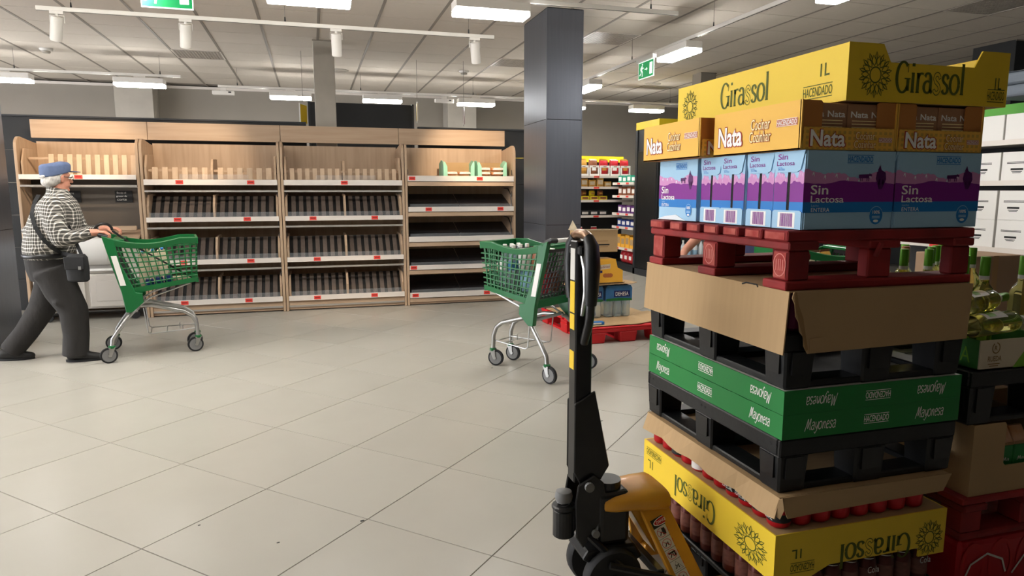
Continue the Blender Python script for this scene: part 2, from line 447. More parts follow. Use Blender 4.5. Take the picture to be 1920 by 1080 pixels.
for i, (_, _, c) in enumerate(cand):
    if i < 300:
        o = link('floor_tile', tm, fl); o.location = c; o.rotation_euler = (0, 0, PI/4)
    else:
        k = T*.7071-.0022
        rest.hexa([(c.x, c.y-k, -.004), (c.x+k, c.y, -.004), (c.x, c.y+k, -.004), (c.x-k, c.y, -.004), (c.x, c.y-k+.001, 0), (c.x+k-.001, c.y, 0), (c.x, c.y+k-.001, 0), (c.x-k+.001, c.y, 0)])
o = rest.obj('floor_tile', 'floor_tile', fl); o['kind'] = 'stuff'
for p, s in (((1.62, 3.62), .005), ((-.18, 2.66), .0035), ((.15, 2.75), .005), ((-.5, 2.9), .003), ((1.3, 5.0), .005)):
    mb = MB().prism(arc(0, 0, s*1.8, s, 0, 330, 8), (p[0], p[1], .0003), (1, .3, 0), (-.3, 1, 0), (0, 0, .001)); mb.obj('dirt_speck', 'ink_black', fl)
# ceiling: 60 cm panels between tees running away from the camera
ce = structure(MB().box(XL-.1, XR+.1, YF-.1, YB+.1, ZC+.012, ZC+.1).obj('ceiling', 'tee'))
pm = MB().box(-.285, .285, -.295, .295, -.006, .012).mesh('ceiling_panel', 'ceiling_panel')
VENTS = {(-1.355, 10.14), (3.445, 7.74), (6.445, 5.34), (2.845, 9.54)}
xs = [-.455+.6*k for k in range(-20, 18)]; ys = [.24+.6*k for k in range(-7, 22)]
rest = MB(); nt_ = 0
tees = MB()
for x in xs:
    if x > XR: continue
    if any(in_view((x, y, ZC), 10) for y in (6, 8, 10, 12, 13)):
        MB().box(x-.0145, x+.0145, YF, YB, ZC-.009, ZC+.012).obj('tee_bar', 'tee', ce)
    else: tees.box(x-.0145, x+.0145, YF, YB, ZC-.009, ZC+.012)
o = tees.obj('tee_bar', 'tee', ce); o['kind'] = 'stuff'
for x in xs:
    for y in ys:
        cx, cy = x+.3, y+.3
        if cx > XR or cy > YB-.2 or cx < XL: continue
        if any(abs(cx-a)+abs(cy-b) < .1 for a, b in VENTS): continue
        if in_view((cx, cy, ZC), 40) and nt_ < 298:
            o = link('ceiling_panel', pm, ce); o.location = (cx, cy, ZC); nt_ += 1
        else: rest.box(cx-.285, cx+.285, cy-.298, cy+.298, ZC-.006, ZC+.012)
o = rest.obj('ceiling_panel', 'ceiling_panel', ce); o['kind'] = 'stuff'
# perforated air vents: a plate of small bars with real holes
def vent(x, y, label):
    t = thing('air_vent', label, 'vent', (x, y, ZC), 0, 'perforated vents in the ceiling')
    MB().box(-.29, .29, -.29, .29, .004, .011).obj('backing', 'ink_black', t)
    g = MB(); n = 15; p = .56/n
    for i in range(n+1):
        q = -.28+i*p
        g.box(q-.011, q+.011, -.285, .285, -.008, .003); g.box(-.285, .285, q-.011, q+.011, -.0075, .003)
    o = g.obj('grille', 'vent_grey', t); o['kind'] = 'stuff'
    f = MB()
    for a in ((-.297, .297, -.297, -.285), (-.297, .297, .285, .297), (-.297, -.285, -.297, .297), (.285, .297, -.297, .297)): f.box(*a, -.01, .01)
    f.obj('vent_frame', 'rail_white', t)
for (x, y), l in zip(((-1.355, 10.14), (3.445, 7.74), (6.445, 5.34), (2.845, 9.54)), ('perforated square vent in the ceiling above the left bread shelves', 'perforated ceiling vent right of the dark clad column', 'perforated ceiling vent over the tall stack, at the upper right corner', 'perforated ceiling vent just left of the dark clad column')): vent(x, y, l)
# walls
structure(MB().box(XL, XR, YB, YB+.1, 0, ZC).obj('wall_back', 'wall_grey'))
structure(MB().box(XL-.1, XL, YF, YB+.1, 0, ZC).obj('wall_left', 'dark_panel2'))
structure(MB().box(XR, XR+.1, YF, YB+.1, 0, ZC).obj('wall_right', 'dark_panel2'))
structure(MB().box(XL, XR, YF-.1, YF, 0, ZC).obj('wall_front', 'dark_panel'))
# glowing window panes added in the left wall, unseen, to brighten the stacks' left faces
for k in range(4):
    y0 = 1.75+2.1*k
    w_ = structure(MB().box(XL+.012, XL+.02, y0+.05, y0+1.95, .45, 2.85).obj('added_window_%d' % (k+1), 'fill_pane'))
    for q in ((y0, y0+.05, .4, 2.9), (y0+1.95, y0+2.0, .4, 2.9), (y0+.05, y0+1.95, .4, .45), (y0+.05, y0+1.95, 2.85, 2.9), (y0+.97, y0+1.02, .45, 2.85)):
        MB().box(XL, XL+.05, *q).obj('added_window_frame', 'dark_panel2', w_)
# columns: two clad in metal sheet with visible seams, four plain painted ones
def clad_column(x0, x1, y0, y1, n):
    c = structure(MB().box(x0+.004, x1-.004, y0+.004, y1-.004, 0, ZC).obj('column_%s' % n, 'clad_seam'))
    for z0, z1 in ((0, 1.02), (1.02, 2.08), (2.08, ZC-.012)):
        for w in ((x0, x1, y0, y0+.003), (x0, x0+.003, y0, y1), (x1-.003, x1, y0, y1)):
            MB().box(*w, z0+.003, z1-.003).obj('cladding_sheet', 'clad', c, bevel=.001)
    MB().box(x0-.003, x0+.006, y0-.003, y0+.006, 0, ZC-.01).obj('corner_strip', 'clad', c)
    MB().box(x1-.006, x1+.003, y0-.003, y0+.006, 0, ZC-.01).obj('corner_strip', 'clad', c)
clad_column(2.29, 2.67, 6.6, 7.36, 'main'); clad_column(-3.05, -2.668, 6.6, 7.36, 'left')
for n, (x0, x1, y0, y1, m) in dict(shelf=(.085, .33, 8.76, 8.95, 'column_paint'), rear_left=(-3.02, -2.45, 12.75, YB, 'column_paint'), rear_mid=(2.48, 3.02, 12.7, YB, 'column_paint'),
                                   far=(5.76, 6.02, 9.45, 9.7, 'wall_grey'), right=(8.13, 8.6, 6.4, 6.96, 'dark_panel')).items():
    c = structure(MB().box(x0, x1, y0, y1, 0, ZC).obj('column_'+n, m, bevel=.004))
    MB().box(x0-.006, x1+.006, y0-.006, y0+.004, ZC-.02, ZC-.008).obj('cap_trim', 'tee', c)
MB().box(XL, XR, YB-.03, YB, ZC-.05, ZC-.008).obj('trim_ceiling', 'rail_white')['kind'] = 'structure'

# ------------------------------------------------------------------ hanging tracks, lamps, spots, signs
def track(p0, p1, z, label):
    p0 = Vector((*p0, z)); p1 = Vector((*p1, z)); t = thing('light_track', label, 'light track', (p0+p1)/2)
    d = (p1-p0)/2
    MB().bar(-d, d, .036, .034).obj('rail', 'white_paint', t, bevel=.003)
    MB().bar(-d-Vector((0, 0, .0172)), d-Vector((0, 0, .0172)), .012, .001).obj('slot', 'dark_panel', t)
    n = max(2, int(d.length*2/1.6)+1)
    for i in range(n):
        q = -d+2*d*((i+.15)/(n-.7)); MB().cyl(q, q+Vector((0, 0, ZC-z)), .0025, n=6).obj('wire', 'tee', t)
        MB().cyl(q+Vector((0, 0, .017)), q+Vector((0, 0, .06)), .008, .005, n=8).obj('hanger', 'dark_panel', t)
track((-2.1, 6.68), (1.77, 6.68), 2.85, 'white track with four spotlights, across the bread shelves')
track((-8.8, 10.3), (-1.62, 10.3), 2.885, 'far left white track carrying two lamps near the back wall')
track((-1.25, 11.05), (6.4, 11.05), 2.885, 'long far white track in front of the back wall')
track((-9.4, 5.5), (3.1, 5.5), 2.885, 'near white track above the aisle, almost out of frame')
track((-1.89, 1.8), (-1.89, 4.4), 2.885, 'white track near the camera on the left, outside the photo frame')
track((-4.59, 3.3), (-4.59, 4.6), 2.885, 'short white track in the left aisle, outside the photo frame')
track((-7.49, 1.4), (-7.49, 4.0), 2.885, 'white track far to the left, outside the photo frame')
track((6.61, 2.2), (6.61, 3.9), 2.885, 'white track over the wine shelf aisle, outside the photo frame')
track((3.71, 2.2), (3.71, 9.6), 2.885, 'dark edged track running away right of the clad column')
lamp0 = thing('hanging_lamp', 'x', 'lamp', (0, 0, 0))
MB().box(-.3, .3, -.095, .095, .012, .085).obj('housing', 'white_paint', lamp0, bevel=.006)
MB().box(-.296, .296, -.091, .091, -.024, .014).obj('diffuser', 'diffuser', lamp0, bevel=.005)
MB().box(-.07, .07, -.018, .018, .085, .112).obj('adapter', 'white_paint', lamp0)
LAMPS = [(.04, 5.45, 0, 'long lamp above the column gap, cut by the top edge of the photo'), (1.42, 5.45, 0, 'lamp hanging left of the dark clad column top'),
         (-3.66, 10.3, 0, 'lamp at the far left edge near the back wall'), (-2.12, 10.3, 0, 'second lamp from the left in the far row'),
         (-.24, 11.05, 0, 'far lamp just left of the grey column'), (1.12, 11.05, 0, 'far lamp just right of the grey column'), (2.62, 11.05, 0, 'far lamp beside the clad column, above the last bread shelf'),
         (5.68, 11.05, 0, 'far lamp above the black aisle end with the yellow band'), (3.69, 6.5, PI/2, 'lamp next to the small exit sign on the right track'), (3.69, 8.95, PI/2, 'lamp half hidden behind the clad column'),
         (-1.36, 5.45, 0, None), (-2.8, 5.45, 0, None), (-4.2, 5.45, 0, None), (4.2, 11.05, 0, None), (3.69, 4.1, PI/2, None), (-5.2, 10.3, 0, None), (6.6, 3.0, PI/2, None), (-1.9, 3.6, PI/2, None), (-1.9, 2.4, PI/2, None), (-4.6, 3.9, PI/2, None), (-5.6, 5.45, 0, None), (-7.0, 5.45, 0, None), (-8.4, 5.45, 0, None), (-6.8, 10.3, 0, None), (-8.4, 10.3, 0, None), (-7.5, 3.2, PI/2, None), (-7.5, 1.9, PI/2, None)]
offl = ['nearest on the near row', 'second on the near row', 'third on the near row', 'far row behind the clad column', 'right track above the stack', 'far row beside the left column', 'near end over the wine aisle', 'near left track far end', 'near left track near end', 'left aisle', 'fourth on the near row', 'fifth on the near row', 'sixth on the near row', 'far row second beyond the column', 'far row by the left wall', 'left wall track far end', 'left wall track near end']
for i, (x, y, rz, l) in enumerate(LAMPS):
    z = 2.755
    l = 'white LED '+(l or 'lamp beyond the photo frame, %s' % offl[i-10])
    if i == 0: lamp0.location = (x, y, z); lamp0.rotation_euler = (0, 0, rz); lamp0['label'] = l; lamp0['group'] = 'hanging LED lamps'
    else: dup(lamp0, (x, y, z), rz, l, 'hanging LED lamps')
for k, (x, tilt, l) in enumerate(((-1.955, -.22, 'white cylinder spotlight at the far left end of the track'), (-.985, -.1, 'second white cylinder spotlight, left of the grey column'), (.275, .02, 'white cylinder spotlight in front of the grey column'), (1.575, .16, 'white cylinder spotlight at the right end of the track'))):
    t = thing('track_spotlight', l, 'spotlight', (x, 6.68, 2.85), 0, 'spotlights on the near track')
    MB().box(-.05, .05, -.016, .016, -.04, -.017).obj('adapter', 'white_paint', t)
    MB().cyl((0, 0, -.06), (0, 0, -.038), .012).obj('swivel', 'white_paint', t)
    b = MB().lathe([(.03, 0), (.046, -.004), (.046, -.19), (.04, -.2), (.038, -.17)][::-1], n=24).obj('lamp_body', 'white_paint', t, smooth=True)
    b.location = (0, 0, -.055); b.rotation_euler = (.3, -tilt, 0)
    MB().bar((-.052, 0, -.05), (-.052, 0, -.11), .004, .014, up=(0, 1, 0)).bar((.052, 0, -.05), (.052, 0, -.11), .004, .014, up=(0, 1, 0)).bar((-.052, 0, -.05), (.052, 0, -.05), .014, .004).obj('yoke', 'white_paint', t)
    ld = bpy.data.lights.new('spot_light', 'SPOT'); ld.energy = SPOT_WATT*(1.0, .62, .45, 1.1)[k]; ld.color = (1, .76, .52); ld.spot_size = math.radians((48, 44, 40, 44)[k]); ld.spot_blend = .8; ld.shadow_soft_size = .035
    lo = bpy.data.objects.new('spot_light', ld); COL.objects.link(lo); lo.parent = t; lo.location = (tilt*-.2, .075, -.27)
    tgt = Vector(((-2.4, -1.25, .5, 1.95)[k], (8.45, 8.45, 7.75, 8.45)[k], (1.75, 1.75, .0, 1.75)[k]))-(Vector((x, 6.68, 2.85))+lo.location)
    lo.rotation_euler = tgt.to_track_quat('-Z', 'Y').to_euler()
def exit_sign(loc, rz, label, w=.4, hh=.2, mirror=False):
    t = thing('exit_sign', label, 'exit sign', loc, rz, 'green emergency exit signs')
    MB().box(-w/2-.02, w/2+.02, -.03, .03, 0, .045).obj('lamp_housing', 'white_plastic', t, bevel=.004)
    MB().box(-w/2, w/2, -.004, .004, -hh, 0).obj('panel', 'exit_white', t)
    for s in (-1, 1):
        u = Vector((1, 0, 0))*-s; f = -1 if not mirror else 1
        o = Vector((0, s*.0045, -hh/2))
        rect_print(t, o, u, (0, 0, 1), w*.96, hh*.92, 'exit_green')
        rect_print(t, o+u*(w*.33), u, (0, 0, 1), w*.18, hh*.66, 'exit_white', .0009, 'door_print')
        mb = MB(); n = u.cross(Vector((0, 0, 1)))*.0009
        def rib(p, ww):
            v, fc = ribbon(p, ww); put2d(mb, [(a*hh, b*hh) for a, b in v], fc, o-u*(w*.26)+n, u, (0, 0, 1))
        rib([(.02, .26), (-.04, .02)], .1); rib([(-.04, .02), (.1, -.12), (.05, -.36)], .07); rib([(-.04, .02), (-.12, -.18), (-.28, -.26)], .07)
        rib([(.0, .2), (.12, .08), (.22, .14)], .05); rib([(.0, .2), (-.16, .14), (-.2, .0)], .05)
        mb.poly([o-u*(w*.26)+n+u*(hh*(.06+.06*math.cos(k)))+Vector((0, 0, hh*(.34+.06*math.sin(k)))) for k in [2*PI*j/10 for j in range(10)]])
        rib([(.36, .02), (.66, .02)], .05); rib([(.58, .1), (.68, .02), (.58, -.06)], .05)
        mb.obj('running_figure_print', 'exit_white', t)
exit_sign((-.92, 5.5, 2.84), 0, 'green exit sign hanging at the top left, cut by the photo edge', .335)
exit_sign((3.71, 7.25, 2.83), PI/2, 'small green exit sign hanging right of the clad column', .37, .19)
for x, y, l in ((-3.156, 10.25, 'small white ceiling detector at the left'), (2.275, 10.35, 'small white ceiling detector near the clad column')):
    t = thing('ceiling_detector', l, 'detector', (x, y, ZC-.008), 0, 'ceiling detectors')
    MB().lathe([(.075, 0), (.075, -.012), (.06, -.03)][::-1], n=18).obj('base', 'white_paint', t, smooth=True); MB().lathe([(.045, -.03), (.05, -.04), (.04, -.055)][::-1], n=18).obj('sensor_head', 'column_paint', t, smooth=True)
for x, y, l in ((.473, 10.83, 'round flat ceiling speaker right of the grey column'), (5.6, 10.7, 'round flat ceiling speaker below the small exit sign')):
    t = thing('ceiling_speaker', l, 'speaker', (x, y, ZC-.006), 0, 'round ceiling speakers')
    MB().lathe([(.14, 0), (.14, -.008), (.125, -.012)][::-1], n=28).obj('ring', 'column_paint', t, smooth=True); MB().lathe([(.12, -.011), (.11, -.016)][::-1], n=28).obj('grille', 'vent_grey', t)
for x, y, l in ((-1.18, 11.05, 'white emergency light box at the left end of the far track'), (2.1, 11.05, 'white emergency light box on the far track by the clad column')):
    t = thing('emergency_light', l, 'emergency light', (x, y, 2.79), 0, 'emergency light boxes on the far track')
    MB().box(-.15, .15, -.04, .04, -.03, .03).obj('housing', 'white_paint', t, bevel=.006); MB().box(.07, .11, -.042, -.039, .0, .018).obj('indicator', 'dark_panel', t); MB().box(-.04, .04, -.015, .015, .03, .075).obj('adapter', 'white_paint', t)
# dark panels, flags and posters behind the bread shelves
def dark_back(x0, x1, y, z1, label):
    t = thing('dark_shelf_back', label, 'shelf back', ((x0+x1)/2, y, 0)); w = (x1-x0)/2
    for k in range(6): MB().box(-w, w, 0, .04, k*z1/6+.004, (k+1)*z1/6).obj('back_panel', 'dark_panel', t, bevel=.002)
    MB().box(-w, w, -.02, .06, z1, z1+.02).obj('top_trim', 'dark_panel2', t)
dark_back(-3.9, -.03, 9.0, 2.19, 'long black shelf back showing above the left bread shelves')
dark_back(1.36, 2.86, 9.0, 2.17, 'black shelf back beside the last bread shelf and clad column')
t = thing('black_board', 'large plain black board behind the grey column', 'board', (.71, 9.75, 0))
MB().box(-.7, .7, 0, .05, .02, 2.55).obj('panel', 'dark_panel', t, bevel=.004); MB().box(-.71, -.68, -.01, .06, 0, 2.56).box(.68, .71, -.01, .06, 0, 2.56).obj('board_frame', 'dark_panel2', t)
for x, y, z, rz, m, l in ((-.06, 9.5, 2.37, 1.2, 'hazard_yellow', 'pale yellow aisle flag left of the black board'), (1.46, 9.7, 2.46, 1.45, 'hazard_yellow', 'narrow yellow flag at the right edge of the black board'), (2.1, 9.6, 2.42, 1.3, 'poster_brown', 'small dark red poster hanging by the rear column')):
    t = thing('hanging_sign', l, 'sign', (x, y, z), rz); MB().box(-.12, .12, -.006, .006, -.14, .12).obj('sign_panel', 'white_plastic', t); MB().box(-.105, .105, -.009, -.005, -.125, .105).obj('sign_print', m, t)
    MB().cyl((0, 0, .12), (0, 0, ZC-z), .003, n=6).obj('wire', 'tee', t); MB().box(-.105, .105, .005, .009, -.125, .105).obj('sign_print', m, t)
# ================================================================== bread shelves along the back
BY, BD = 8.1, .58          # front and depth of the units
def side_profile(top=1.92):
    p = [(0, .0), (BD, .0), (BD, top-.04)]
    p += [(BD-.1, top-.035), (.12, top)]+[(.12-.11*math.sin(a), top-.11+.11*math.cos(a)) for a in (.3, .6, .9, 1.2, 1.57)]
    return p
def price_tag(t, x, z, y=-.017, w=.075):
    o = MB().box(x-w/2, x+w/2, y-.002, y, z-.021, z+.021).obj('price_tag', 'tag_red', t)
    MB().box(x-w*.36, x+w*.36, y-.003, y-.002, z-.004, z+.008).obj('tag_print', 'tag_ink', o)
def bread_unit(x0, x1, label, kind):
    w = x1-x0; t = thing('bread_shelf', label, 'shelf', (x0, BY, 0), 0, 'bread shelf units along the back wall')
    for i, x in enumerate((.002, w-.03)):
        MB().prism(side_profile(), (x, 0, 0), (0, 1, 0), (0, 0, 1), (.028, 0, 0)).obj('side_panel', 'wood_v', t, bevel=.003)
        st = MB()
        for z in (1.3, 1.56, .98, .84, .4, .52): st.tube([(x+(.034 if i == 0 else -.006), .06, z), (x+(.04 if i == 0 else -.012), .045, z+.01), (x+(.04 if i == 0 else -.012), .05, z+.05), (x+(.034 if i == 0 else -.006), .07, z+.06)], .004, 6)
        if kind != 'slicer': o = st.obj('shelf_hook', 'black_paint', t); o['kind'] = 'stuff'
    a, b = .032, w-.032
    MB().box(a, b, BD-.03, BD-.012, .02, 1.9).obj('back_panel', 'wood_v', t)
    MB().box(0.001, w-.001, BD-.07, BD-.035, 1.935, 2.13).obj('header_board', 'wood_h', t, bevel=.002)
    def lip(z0, z1, tags, board=True, strip=True):
        MB().box(a, b, -.016, -.002, z0, z1).box(a, b, -.02, -.002, z0, z0+.006).obj('price_rail', 'rail_white', t, bevel=.002)
        if board: MB().box(a, b, -.002, BD-.03, z0, z0+.018).obj('shelf_board', 'wood_grey', t)
        if strip: MB().box(a, b, .0, .02, z0-.075, z0-.055).obj('edge_strip', 'rail_metal', t)
        for x in tags: price_tag(t, x*w, (z0+z1)/2)
    def divider(x, z, hh, d=.4, tilt=0):
        MB().prism([(0, 0), (d, 0), (d, hh*1.05), (.07, hh), (.0, hh*.55)], (x-.012, .02, z), (0, 1, 0), (0, 0, 1), (.024, 0, 0)).obj('divider', 'wood_v', t, bevel=.002)
    def slats(xa, xb, n, p0, p1, m, th=.012, frac=.56):
        pitch = (xb-xa)/n
        for i in range(n):
            x = xa+pitch*(i+.5); MB().bar((x, *p0), (x, *p1), pitch*frac, th, up=(0, -1, .01)).obj('slat', m, t)
    if kind == 'basket':
        mid = w*.5
        lip(1.43, 1.49, (.27, .78) if x0 < -1 else (.5,))
        slats(a+.05, mid-.03, 6 if x0 < -1 else 7, (.07, 1.492), (.09, 1.62), 'wood_slat'); slats(mid+.03, b-.04, 6 if x0 < -1 else 7, (.07, 1.492), (.09, 1.62), 'wood_slat')
        MB().box(a+.03, b-.03, .1, .112, 1.575, 1.6).obj('slat_rail', 'wood_h', t)
        divider(mid, 1.45, .26); divider(a+.02, 1.45, .3); divider(b-.02, 1.45, .3)
        MB().box(a+.35, b-.3, -.006, -.003, 1.49, 1.545).obj('guard', 'acrylic', t)
        for k, (z0, z1) in enumerate(((1.033, 1.085), (.566, .62), (.119, .176))):
            lip(z0, z1, ((.24, .74), (.26, .75), (.25, .72))[k])
            MB().hexa([(a, .06, z0+.02), (b, .06, z0+.02), (b, .275, z0+.272), (a, .275, z0+.272), (a, .055, z0+.026), (b, .055, z0+.026), (b, .27, z0+.278), (a, .27, z0+.278)]).obj('sloped_tray', 'tray_black', t)
            slats(a+.05, mid-.03, 7, (.05, z0+.04), (.25, z0+.275), 'slat_shaded'); slats(mid+.03, b-.04, 7, (.05, z0+.04), (.25, z0+.275), 'slat_shaded')
            divider(mid, z0+.02, .27); divider(a+.015, z0+.02, .27); divider(b-.015, z0+.02, .27)
            MB().box(a+.03, b-.03, -.006, -.003, z1, z1+.05).obj('guard', 'acrylic', t)
        MB().box(a, b, .01, .03, .06, .117).box(a, b, .02, .04, .012, .055).obj('base_board', 'wood_h', t, bevel=.002)
    elif kind == 'flat':
        for k, (z0, z1) in enumerate(((1.48, 1.545), (1.122, 1.18), (.764, .828), (.43, .484), (.09, .154))):
            lip(z0, z1, ((.06, .66), (.2, .85), (), (.06,), (.07, .72))[k], strip=False)
            MB().box(a, b, -.004, .014, z0-.055, z0-.006).obj('shelf_front', 'wood_h', t, bevel=.002)
            if k:
                MB().hexa([(a, .02, z0+.02), (w/2-.004, .02, z0+.02), (w/2-.004, .54, z0+.2), (a, .54, z0+.2), (a, .02, z0+.026), (w/2-.004, .02, z0+.026), (w/2-.004, .54, z0+.206), (a, .54, z0+.206)]).obj('sloped_tray', 'tray_gloss', t)
                MB().hexa([(w/2+.004, .02, z0+.02), (b, .02, z0+.02), (b, .54, z0+.2), (w/2+.004, .54, z0+.2), (w/2+.004, .02, z0+.026), (b, .02, z0+.026), (b, .54, z0+.206), (w/2+.004, .54, z0+.206)]).obj('sloped_tray', 'tray_gloss', t)
                MB().box(a+.02, b-.02, -.002, .002, z1, z1+.035).obj('guard', 'acrylic', t)
                for x in (a+.008, b-.008): MB().tube([(x, .06, z0+.05), (x, .1, z0+.2), (x, .22, z0+.27), (x, .4, z0+.28)], .006, 6).obj('side_bracket', 'black_paint', t)
        MB().box(a, b, .015, .035, .012, .03).obj('base_board', 'wood_h', t)
    else:
        lip(1.485, 1.535, (.5,), strip=True)
        slats(a+.22, b, 10, (.1, 1.51), (.13, 1.745), 'wood_slat')
        MB().box(a+.05, b, .14, .155, 1.69, 1.715).obj('slat_rail', 'wood_h', t)
        MB().prism([(0, 0), (.36, 0), (.36, .3), (.07, .3), (.0, .16)], (a+.015, .03, 1.5), (0, 1, 0), (0, 0, 1), (.02, 0, 0)).obj('divider', 'wood_v', t, bevel=.003)
        MB().box(a, b, .3, .32, .95, 1.48).obj('inner_panel', 'inner_steel', t)
        MB().box(a, b, .27, .3, 1.40, 1.43).obj('inner_strip', 'rail_metal', t)
        for x, s in ((.40, ('Cierre', 'la tapa')), (.90, ('Escoja el', 'grosor de', 'corte'))):
            o = MB().box(x-.085, x+.085, .285, .299, 1.245, 1.37).obj('instruction_plate', 'ink_black', t)
            for k, l in enumerate(s): text(o, l, (x-.02, .285, 1.345-k*.036), (1, 0, 0), (0, 0, 1), None, .024, 'white_plastic', .002)
    return t
bread_unit(-2.87, -1.738, 'leftmost wooden bread shelf with one tall slatted top basket over a bread slicer', 'slicer')
bread_unit(-1.735, -.328, 'second wooden bread shelf from the left with empty slatted baskets', 'basket')
bread_unit(-.325, 1.057, 'third wooden bread shelf from the left with empty slatted baskets', 'basket')
bread_unit(1.06, 2.42, 'rightmost wooden bread shelf with flat dark sloping shelves', 'flat')
# bread slicer cabinet inside the first bay
t = thing('bread_slicer', 'white bread slicing machine cabinet on castors behind the man with the cap', 'slicer', (-2.3, 8.08, 0))
MB().box(-.5, .52, -.02, .28, .13, .5).obj('cabinet_body', 'cabinet_white', t, bevel=.012, seg=2)
for x0, x1 in ((-.48, -.02), (.02, .5)):
    d = MB().box(x0, x1, -.04, -.02, .15, .485).obj('cabinet_door', 'cabinet_white', t, bevel=.006)
    MB().box(x0+.06, x1-.06, -.046, -.04, .21, .43).obj('door_panel', 'cabinet_white', d, bevel=.004)
MB().box(-.5, .52, -.01, .27, .5, .86).obj('machine_body', 'cabinet_white', t, bevel=.02, seg=3)
pr = [(0, 0), (.1, 0)]+[(.1+.12*math.sin(a), .05+.2*(1-math.cos(a))) for a in (.2, .6, 1.0, 1.3, 1.57)]+[(.22, .3), (0, .3)]
MB().prism([(-x, z) for x, z in [(0, 0), (.05, 0), (.12, .04), (.16, .12), (.17, .22), (.15, .28), (0, .3)]], (-.06, -.0, .6), (0, 1, 0), (0, 0, 1), (.3, 0, 0)).obj('crumb_bin', 'white_plastic', t, smooth=True, bevel=.012, seg=2)
for z in (.53, .6): MB().box(.0, .3, -.05, -.01, z, z+.028).obj('handle_strip', 'white_plastic', t, bevel=.01, seg=2)
MB().hexa([(-.5, -.03, .86), (.52, -.03, .86), (.52, .26, .9), (-.5, .26, .9), (-.5, -.03, .88), (.52, -.03, .88), (.52, .26, .95), (-.5, .26, .95)]).obj('cutting_board', 'wood_h', t, bevel=.004)
MB().box(-.5, .5, .0, .03, .95, 1.0).obj('hood_edge', 'wood_h', t, bevel=.006)
for x in (-.4, .42):
    MB().lathe([(.05, -.014), (.05, .014)], (x, .02, .05), 18, axis='y').obj('castor', 'rubber', t); MB().box(x-.03, x+.03, -.005, .045, .07, .13).obj('castor_fork', 'steel', t)
# cardboard display trays and bagged loaves on the last unit
for k, (x0, x1, l) in enumerate(((1.54, 1.92, 'left mint sided cardboard tray on the top shelf'), (1.965, 2.33, 'right mint sided cardboard tray on the top shelf'))):
    t = thing('display_tray', l, 'tray', ((x0+x1)/2, 8.2, 1.499), 0, 'bread display trays'); w = (x1-x0)/2
    MB().box(-w, w, 0, .3, 0, .004).box(-w, w, .296, .3, 0, .22).obj('tray_body', 'kraft', t)
    for s in (-1, 1): MB().prism([(-.004, 0), (.3, 0), (.3, .2), (.16, .24), (.06, .23), (0, .17)], (s*w-.002, 0, 0), (0, 1, 0), (0, 0, 1), (.004, 0, 0)).obj('mint_side', 'mint', t); MB().prism([(0, 0), (.05, 0), (.045, .16), (.02, .21), (0, .22)], (s*w, -.004, 0), (-s, 0, 0), (0, 0, 1), (0, .004, 0)).obj('mint_front', 'mint', t)
    for q in range(4 if k == 0 else 6):
        z = .006+.052*(q//2); x = (-.085 if q % 2 == 0 else .085)
        b = thing('bread_bag', 'flat bagged loaf, %s %s of the pile in the %s mint tray' % (('bottom', 'middle', 'top')[q//2], ('left', 'right')[q % 2], ('left', 'right')[k]), 'bread', ((x0+x1)/2+x, 8.33, 1.5+z), R.uniform(-.05, .05), 'bagged loaves in the %s mint tray' % ('left', 'right')[k])
        MB().loft([[(px*.078*s, py*.1*s, .023+zz) for px, py in [(math.cos(a)*(abs(math.cos(a))**-.4 if abs(math.cos(a)) > .05 else 1), math.sin(a)) for a in [2*PI*j/14+.1 for j in range(14)]]] for zz, s in ((-.022, .8), (-.012, 1), (.012, 1), (.022, .8))]).obj('loaf', 'bread', b, smooth=True)
        MB().prism([(-.07, -.006), (.07, -.006), (.06, .02), (-.06, .02)], (0, -.105, .02), (1, 0, 0), (0, 0, 1), (0, .02, 0)).obj('bag_end', 'film', b)

